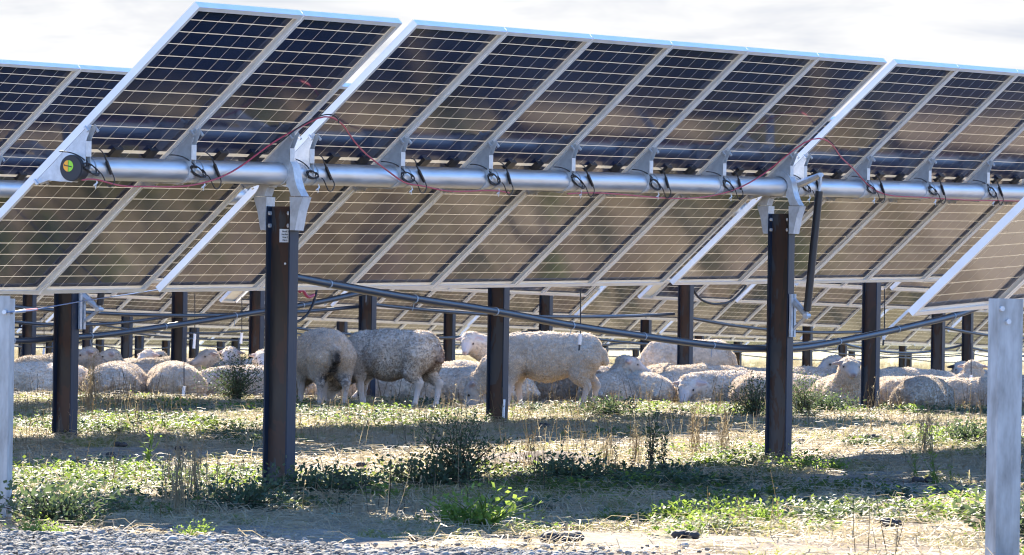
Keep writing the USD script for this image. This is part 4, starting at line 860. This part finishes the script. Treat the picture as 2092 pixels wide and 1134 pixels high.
pos = np.stack([tx, ty, zg(tx, ty)], 1)
perp = np.abs(((np.stack([tx, ty], 1) - O0[:2]) @ HH[:2] + 40) % PITCHR)      # distance to the drip side of a row: greener strips there
DUNG = [(1124, 1114, 4, 0.038, 'dark manure pile at the bottom middle, left of a twin lump'), (1150, 1114, 4, 0.038, 'dark manure lump beside the pile at the bottom middle'), (248, 916, 4, 0.023, 'manure lump in the shade band right of the left rear post'), (376, 925, 4, 0.023, 'manure lump in the shade band left of the nearest post'),
        (218, 938, 4, 0.026, 'manure lump below the left rear post'), (1110, 878, 4, 0.032, 'manure lump in the shade right of the middle rear post'), (1635, 910, 4, 0.029, 'round manure lump right of the tall damper post'), (1836, 1080, 4, 0.032, 'manure lump in sunlit straw left of the right galvanised post'),
        (1403, 1105, 4, 0.029, 'manure lump at the bottom right of the middle'), (855, 1112, 5, 0.020, 'flat manure crumbs at the lower middle left'), (1880, 990, 4, 0.029, 'manure under the bright green sprig'), (1780, 900, 4, 0.029, 'manure in the sunlit strip below the thick rear post'), (520, 922, 4, 0.020, 'manure just left of the nearest post'), (740, 958, 4, 0.023, 'manure in the sunlit strip right of the nearest post'), (2030, 940, 4, 0.029, 'manure beside the thick galvanised post')]
DG = np.array([gray(d_[0], d_[1]) for d_ in DUNG])
def free(q, a=.34, b=1.3):
    k = np.ones(len(q), bool)
    for g_ in DG: k &= ~((np.abs(q[:, 0] - g_[0]) < a) & (q[:, 1] > g_[1] - b) & (q[:, 1] < g_[1] + .25))
    return k
nv = meshkit.fbm(np.stack([tx, ty, tx * 0], 1) * [.75, .33, 1], 3, 31); nb = meshkit.fbm(np.stack([tx, ty, tx * 0], 1) * [.6, .30, 1], 3, 57)
strip = np.exp(-(((perp + .2) % PITCHR - .35) / .55) ** 2)
green = np.clip((nv - .50) * 5 + strip * .7 + .05, 0, 1.3)
uv, _ = project(pos)
def patch(px, py, rx, ry): return np.exp(-(((uv[:, 0] - px) / rx) ** 2 + ((uv[:, 1] - py) / ry) ** 2))
for px, py, rx, ry, a in [(250, 980, 300, 30, 1.5), (480, 1050, 200, 26, .9), (1250, 1000, 420, 28, 1.0), (1450, 985, 200, 34, 1.0), (1600, 1065, 300, 34, 1.3), (1480, 1100, 200, 18, .8), (1850, 1060, 160, 20, .8), (990, 1080, 150, 16, .8), (1850, 1015, 170, 16, 1.0), (300, 870, 260, 12, .6), (1950, 915, 120, 20, 1.0), (900, 850, 500, 9, .7), (1650, 848, 400, 9, .7), (1980, 1060, 70, 34, .9),
                          (1150, 920, 380, 22, -1.0), (1750, 1085, 160, 18, -.9), (640, 930, 200, 16, -.8), (250, 925, 230, 16, -.9), (500, 1085, 500, 20, -1.2), (1500, 1124, 560, 14, -1.5)]: green = green + a * patch(px, py, rx, ry)
bare = np.clip((nb - .50) * 4, 0, 1)
for px, py, rx, ry, a in [(240, 930, 230, 20, .9), (500, 1095, 520, 18, 1.2), (1200, 1075, 180, 14, .8), (1750, 985, 160, 14, .8), (1500, 1122, 560, 18, 1.5), (150, 1055, 150, 14, .6)]: bare = bare + a * patch(px, py, rx, ry)
# dry straw
protos = [straw_tile(np.random.default_rng(100 + i), n) for i, n in enumerate((420, 360, 300, 120, 90))]
ps = np.clip(bare, 0, 1) > rg.uniform(.25, .95, len(tx)); idx = np.where(ps, rg.integers(3, 5, len(tx)), rg.integers(0, 3, len(tx)))
fs = free(pos, .30, .55); instancer('dry_straw', protos, ['straw'] * 5, pos[fs], idx[fs], rg.uniform(0, 6.28, fs.sum()), rg.uniform(.9, 1.15, fs.sum()))
# green ground cover
gp_ = [green_tile(np.random.default_rng(200 + i), n, lf, hm) for i, (n, lf, hm) in enumerate([(95, .75, .085), (130, .35, .10), (70, .85, .07), (150, .8, .10)])]
rep = [i for i in range(len(tx)) for _ in range(int(np.clip(green[i] * 2.2 - rg.uniform(0, 1.25), 0, 3)))]
rep = np.array(rep); off = rg.uniform(-.24, .24, (len(rep), 2)); q = pos[rep].copy(); q[:, :2] += off; q[:, 2] = zg(q[:, 0], q[:, 1]); ok_ = free(q); q, rep = q[ok_], rep[ok_]
kk = rg.integers(0, 4, len(rep)); kk = np.where(rg.random(len(rep)) < .22, 4 + (kk % 2), kk)
gp_ += [green_tile(np.random.default_rng(250), 60, .9, .10), green_tile(np.random.default_rng(251), 45, .9, .13, .1)]
instancer('green_ground_cover', gp_, ['green_leaf', 'green_leaf', 'weed_leaf', 'weed_leaf', 'bright_leaf', 'bright_leaf'], q, kk, rg.uniform(0, 6.28, len(rep)), rg.uniform(.75, 1.2, len(rep)))
# short mixed grass
sg = [green_tile(np.random.default_rng(270 + i), 240, .05, hm) for i, hm in enumerate((.05, .07, .09))]
sel = np.nonzero((np.clip(bare, 0, 1) < rg.uniform(.15, 1.0, len(tx))) & free(pos))[0]
instancer('short_grass', sg, ['straw', 'yellow_grass', 'yellow_grass'], pos[sel], rg.integers(0, 3, len(sel)), rg.uniform(0, 6.28, len(sel)), rg.uniform(.7, 1.2, len(sel)))
# thin dry stalks
stp = [stalk_tile(np.random.default_rng(300 + i), n) for i, n in enumerate((9, 14, 6, 10))]
sel = np.nonzero(rg.random(len(tx)) < np.clip(.34 + .35 * (strip > .4) - .6 * np.clip(bare, 0, 1), .04, .8) * free(pos))[0]
instancer('thin_dry_stalks', stp, ['dry_stalk', 'dry_stalk', 'dark_stalk', 'straw'], pos[sel], rg.integers(0, 4, len(sel)), rg.uniform(0, 6.28, len(sel)), rg.uniform(.6, 1.15, len(sel)))
# far field: coarse tufts
n = 5200; fy = 80 + 240 * rg.random(n) ** 1.3; fx = rg.uniform(-1, 1, n) * (.0953 * fy * 1.05 + 1); fp = np.stack([fx, fy, zg(fx, fy)], 1)
ft = [green_tile(np.random.default_rng(400), 60, .1, .30, .35), stalk_tile(np.random.default_rng(401), 40, .25, .55), green_tile(np.random.default_rng(402), 60, .3, .22, .35)]
instancer('field_grass', ft, ['dry_stalk', 'straw', 'green_leaf'], fp, rg.choice(3, n, p=[.3, .5, .2]), rg.uniform(0, 6.28, n), rg.uniform(.8, 1.6, n))
# gravel stones
def stone(r):
    m = trimesh.creation.icosphere(1, 1.0); v = np.array(m.vertices); v *= 1 + .28 * (meshkit.noise(v * 1.7 + r.uniform(0, 50), 3) - .5)[:, None] * 2; v *= [1, r.uniform(.65, .95), r.uniform(.45, .7)]; return v, np.array(m.faces)
for nm, st in (('stone_grey', [(0, (.11, .10, .088)), (.4, (.215, .195, .165)), (.8, (.31, .28, .235)), (1, (.46, .42, .36))]),):
    mat(nm, {'oi': ('object_info', {}), 'r': ('rgb_ramp', {'ramp': st}), 'tc': ('texture_coordinate', {}), 'n': ('noise_texture', {'scale': 3.0, 'detail': 5.0}), 'mx': ('mix_color', {'blend_type': 'multiply', 'fac': .5}), 'p': ('principled_bsdf', {'roughness': .85, 'specular_ior_level': .25})},
        [('oi.random', 'r.fac'), ('r.color', 'mx.a'), ('tc.object', 'n.vector'), ('n.color', 'mx.b'), ('mx.result', 'p.base_color')])
n = 32000; gx = rg.uniform(-2.6, 2.6, n); gy = road_edge(gx) - .04 - .10 * np.clip(gx + .6, 0, 2) + np.abs(rg.normal(0, .45, n)) * (rg.random(n) < .14) - rg.random(n) ** 1.2 * 2.4; ok = (gy > 18.6); gx, gy = gx[ok], gy[ok]
gs = np.clip(.0066 * np.exp(rg.normal(0, .55, len(gx))), .003, .032)
instancer('gravel', [stone(np.random.default_rng(500 + i)) for i in range(6)], ['stone_grey'] * 6, np.stack([gx, gy, zg(gx, gy) + .022], 1), rg.integers(0, 6, len(gx)), rg.uniform(0, 6.28, len(gx)), gs)
# ---- single plants
def bush(r, h, rad, nst, leafL, leafW, dens, flat=1.0):
    st, lf = [], []
    for _ in range(nst):
        a = r.uniform(0, 6.28); e = r.uniform(.15, 1.0) ** .8; top = np.array([math.cos(a) * rad * e, math.sin(a) * rad * e, h * (1.05 - .55 * e ** 2) * r.uniform(.75, 1.1) * flat])
        b = np.array([r.normal(0, .02), r.normal(0, .02), -.01]); t = np.linspace(0, 1, 6)[:, None]
        p = b + (top - b) * t + np.array([-top[0], -top[1], 0]) * .22 * np.sin(t * 3.1416) + r.normal(0, .008, (6, 3)) * t
        st.append(tube(p, np.linspace(.0032, .0010, 6), 4, False))
        for _k in range(dens):
            u = r.uniform(.18, 1.0); q = np.array([np.interp(u, t[:, 0], p[:, c]) for c in range(3)]) + r.normal(0, .03 * rad / .25, 3) * [1, 1, .7]
            q[2] = max(q[2], .005); d = unit(np.array([r.normal(), r.normal(), .6 + r.normal() * .5])); lf.append(leaf(q, d, unit(r.normal(0, 1, 3) + [0, 0, .8]), leafL * r.uniform(.6, 1.3), leafW * r.uniform(.7, 1.2)))
    return cat(st), cat(lf)
def plant_kind(name, st, lf, ms, ml):
    c = cls('plant_' + name); mesh(c, 'stems', st, ms, smooth=True, kind='stuff'); mesh(c, 'foliage', lf, ml, kind='stuff'); return c
rb = np.random.default_rng(77)
PL_ = {'bush': plant_kind('bush', *bush(rb, .38, .34, 58, .024, .0052, 38), 'dark_stalk', 'weed_leaf'),
       'bush2': plant_kind('bush2', *bush(rb, .36, .34, 44, .026, .005, 36), 'dark_stalk', 'weed_leaf'),
       'low': plant_kind('low', *bush(rb, .13, .30, 40, .028, .008, 26), 'dark_stalk', 'weed_leaf'),
       'leafy': plant_kind('leafy', *bush(rb, .15, .22, 30, .026, .008, 10), 'bright_leaf', 'bright_leaf'),
       'upright': plant_kind('upright', *bush(rb, .40, .09, 9, .026, .005, 22), 'dark_stalk', 'weed_leaf'),
       'sprig': plant_kind('sprig', *bush(rb, .24, .05, 5, .035, .005, 8), 'bright_leaf', 'bright_leaf')}
s_, l_ = [], []
for _ in range(26):
    a = rb.uniform(0, 6.28); top = np.array([math.cos(a) * rb.uniform(0, .09), math.sin(a) * rb.uniform(0, .09), rb.uniform(.2, .42)]); b = np.array([rb.normal(0, .035), rb.normal(0, .035), -.01])
    s_.append(tube(np.array([b, (b + top) / 2 + rb.normal(0, .01, 3), top]), [.0022, .0018, .001], 4, False))
    for _k in range(5): l_.append(leaf(b + (top - b) * rb.uniform(.3, 1), unit(np.array([rb.normal(), rb.normal(), .9])), np.array([0, 0, 1.]), rb.uniform(.02, .05), .004))
PL_['dry'] = plant_kind('dry', cat(s_), cat(l_), 'straw', 'straw')
PLANTS = [
 (482, 46.5, 'bush', 1.12, 'dark green bushy weed in front of the sheep left of the nearest post'),
 (940, None, 'bush', 1.0, 'largest dark bushy weed in the foreground, below the middle rear post', 1000), (880, None, 'low', 1.2, 'low spreading dark weed at the left foot of the largest bush', 1003),
 (1540, 43.0, 'bush2', 1.0, 'grey green bush touching the left side of the tall damper post'), (1642, 43.5, 'bush2', .95, 'wiry bush right of the tall damper post, in front of sheep'), (1690, 44.5, 'low', 1.2, 'thin flat weed in front of the sheep facing the camera'),
 (1238, 42.0, 'low', 1.15, 'dark low weed under the hind feet of the grazing sheep'), (1160, None, 'low', 1.1, 'dark low weed patch in shade right of the largest bush', 990), (1330, None, 'upright', 1.0, 'upright dark weed with spiky tops right of the largest bush', 968),
 (1356, None, 'upright', .85, 'shorter upright weed beside the spiky one', 975), (985, None, 'leafy', 1.35, 'bright sunlit leafy plant in the lower middle of the picture', 1085), (930, None, 'leafy', 1.0, 'smaller bright leafy plant left of the sunlit one', 1082),
 (1905, None, 'sprig', 1.0, 'bright green sprig standing in shade left of the right galvanised post', 995), (1868, None, 'sprig', .8, 'thin grassy sprig left of the bright green sprig', 985), (1942, None, 'sprig', .6, 'small sprig right of the bright green sprig', 992),
 (310, None, 'sprig', 1.25, 'single tall bright green stem at the left in the shade band', 958), (355, None, 'dry', 1.0, 'tuft of dry straw coloured stalks left of the nearest post', 1058), (395, None, 'dry', .8, 'smaller dry tuft beside the straw coloured stalks', 1030),
 (120, None, 'low', 1.25, 'dark low weed near the left galvanised post', 1075), (500, None, 'low', 1.1, 'dark low weed left of the foot of the nearest post', 1052), (640, None, 'low', 1.1, 'dark low weed right of the foot of the nearest post', 1020), (715, None, 'low', .9, 'weed in the shade between the nearest post and the largest bush', 1012),
 (1640, None, 'leafy', .8, 'bright leafy plant at the foot of the tall damper post', 962), (1700, None, 'leafy', .7, 'small bright leaves right of the tall damper post foot', 965), (2080, None, 'low', 1.3, 'dark weed at the right foot of the thick galvanised post', 1100), (1990, None, 'low', 1.2, 'dark weed in the shade left of the thick galvanised post', 912),
 (1890, None, 'dry', .85, 'dry tuft in front of the thick rear post shade', 930), (1300, None, 'dry', .6, 'dry tuft in the sunlit strip left of the upright weed', 950), (1240, None, 'dry', .55, 'small dry tuft right of the brown soil heap', 962), (1420, None, 'dry', .8, 'dry tuft left of the tall damper post', 935), (1475, None, 'dry', .7, 'dry tuft close to the left of the tall damper post', 930),
 (178, 40.0, 'dry', .9, 'dry tuft at the right foot of the left rear post'), (190, 44.0, 'dry', 1.0, 'dry stalks in front of the sheep turning its white face'), (68, None, 'leafy', .55, 'small bright plant at the edge of the gravel by the left galvanised post', 1098), (98, None, 'leafy', .5, 'second small bright plant at the gravel edge', 1100), (405, None, 'leafy', .5, 'third small bright plant at the gravel edge, right of the other two', 1100),
 (1480, None, 'leafy', .7, 'green clump in the sunlit grass below the tall damper post', 1060), (1560, None, 'leafy', .8, 'green clump in the sunlit grass right of the other green clump', 1070), (1395, None, 'leafy', .7, 'green clump at the sunlit edge right of the manure pile', 1070), (1330, None, 'sprig', .6, 'small sprig above the manure pile', 1082)]
for e in PLANTS:
    px, d, kd, sc, lab = e[:5]; g = gpos(px, d) if d else gray(px, e[5]); g = g - [0, 0, .005]
    tag(ref('/World', 'weed', PL_[kd], loc=g, rz=rb.uniform(0, 360), scale=sc), lab, 'plant')
# manure, soil heap, litter
noisy('manure', [(.3, (.018, .014, .012)), (.7, (.055, .042, .034))], 30, rough=.8, bump=.6, bscale=60)
def lump(r, n, s):
    out = []
    for _ in range(n):
        m = trimesh.creation.icosphere(2, 1.0); v = np.array(m.vertices); v = v * (1 + .35 * (meshkit.noise(v * 2.2 + r.uniform(0, 90), 5) - .5))[:, None]; rr = r.uniform(.5, 1) * s
        out.append((v * rr * [1, 1, .75] + [r.normal(0, s * .9), r.normal(0, s * .6), rr * .55], np.array(m.faces)))
    return cat(out)
for i, (px, py, n, s, lab) in enumerate(DUNG):
    m = lump(np.random.default_rng(600 + i), n, s); g = gray(px, py) + [0, 0, .012]; o = xform('/World', 'manure', loc=g); mesh(o, 'lump', m, 'manure', smooth=True, kind='stuff'); tag(o, lab, 'manure')
mp = np.random.default_rng(5); th = np.linspace(0, 2 * math.pi, 40, endpoint=False); V, Fc = [[0, 0, .075]], []
for k in range(1, 9):
    for a in th: rr = .34 * k / 8; V.append([rr * math.cos(a) * 1.5, rr * math.sin(a), .075 * math.cos(k / 8 * 1.57) - (.01 if k == 8 else 0)])
V = np.array(V); V[1:] += (meshkit.fbm(V[1:] * 14, 3, 3)[:, None] - .5) * [.02, .02, .05]
for j in range(40): Fc.append([0, 1 + j, 1 + (j + 1) % 40])
for k in range(7):
    for j in range(40): a, b = 1 + k * 40 + j, 1 + k * 40 + (j + 1) % 40; Fc += [[a, a + 40, b + 40], [a, b + 40, b]]
noisy('dark_soil', [(.3, (.07, .048, .034)), (.7, (.16, .115, .08))], 18, rough=.95, bump=.8, bscale=50)
o = mesh('/World', 'soil_heap', (V + gray(1105, 950), np.array(Fc)), 'dark_soil', smooth=True); tag(o, 'low heap of dark brown soil right of the largest bush', 'soil heap')
g = gray(684, 1056); o = mesh('/World', 'plastic_scrap', move(extrude(Polygon([(-.05, -.01), (.045, -.014), (.05, .006), (-.03, .012)]), .012), None, g + [0, 0, .006]), 'teal_plastic'); tag(o, 'teal plastic scrap lying on the ground right of the nearest post', 'litter')
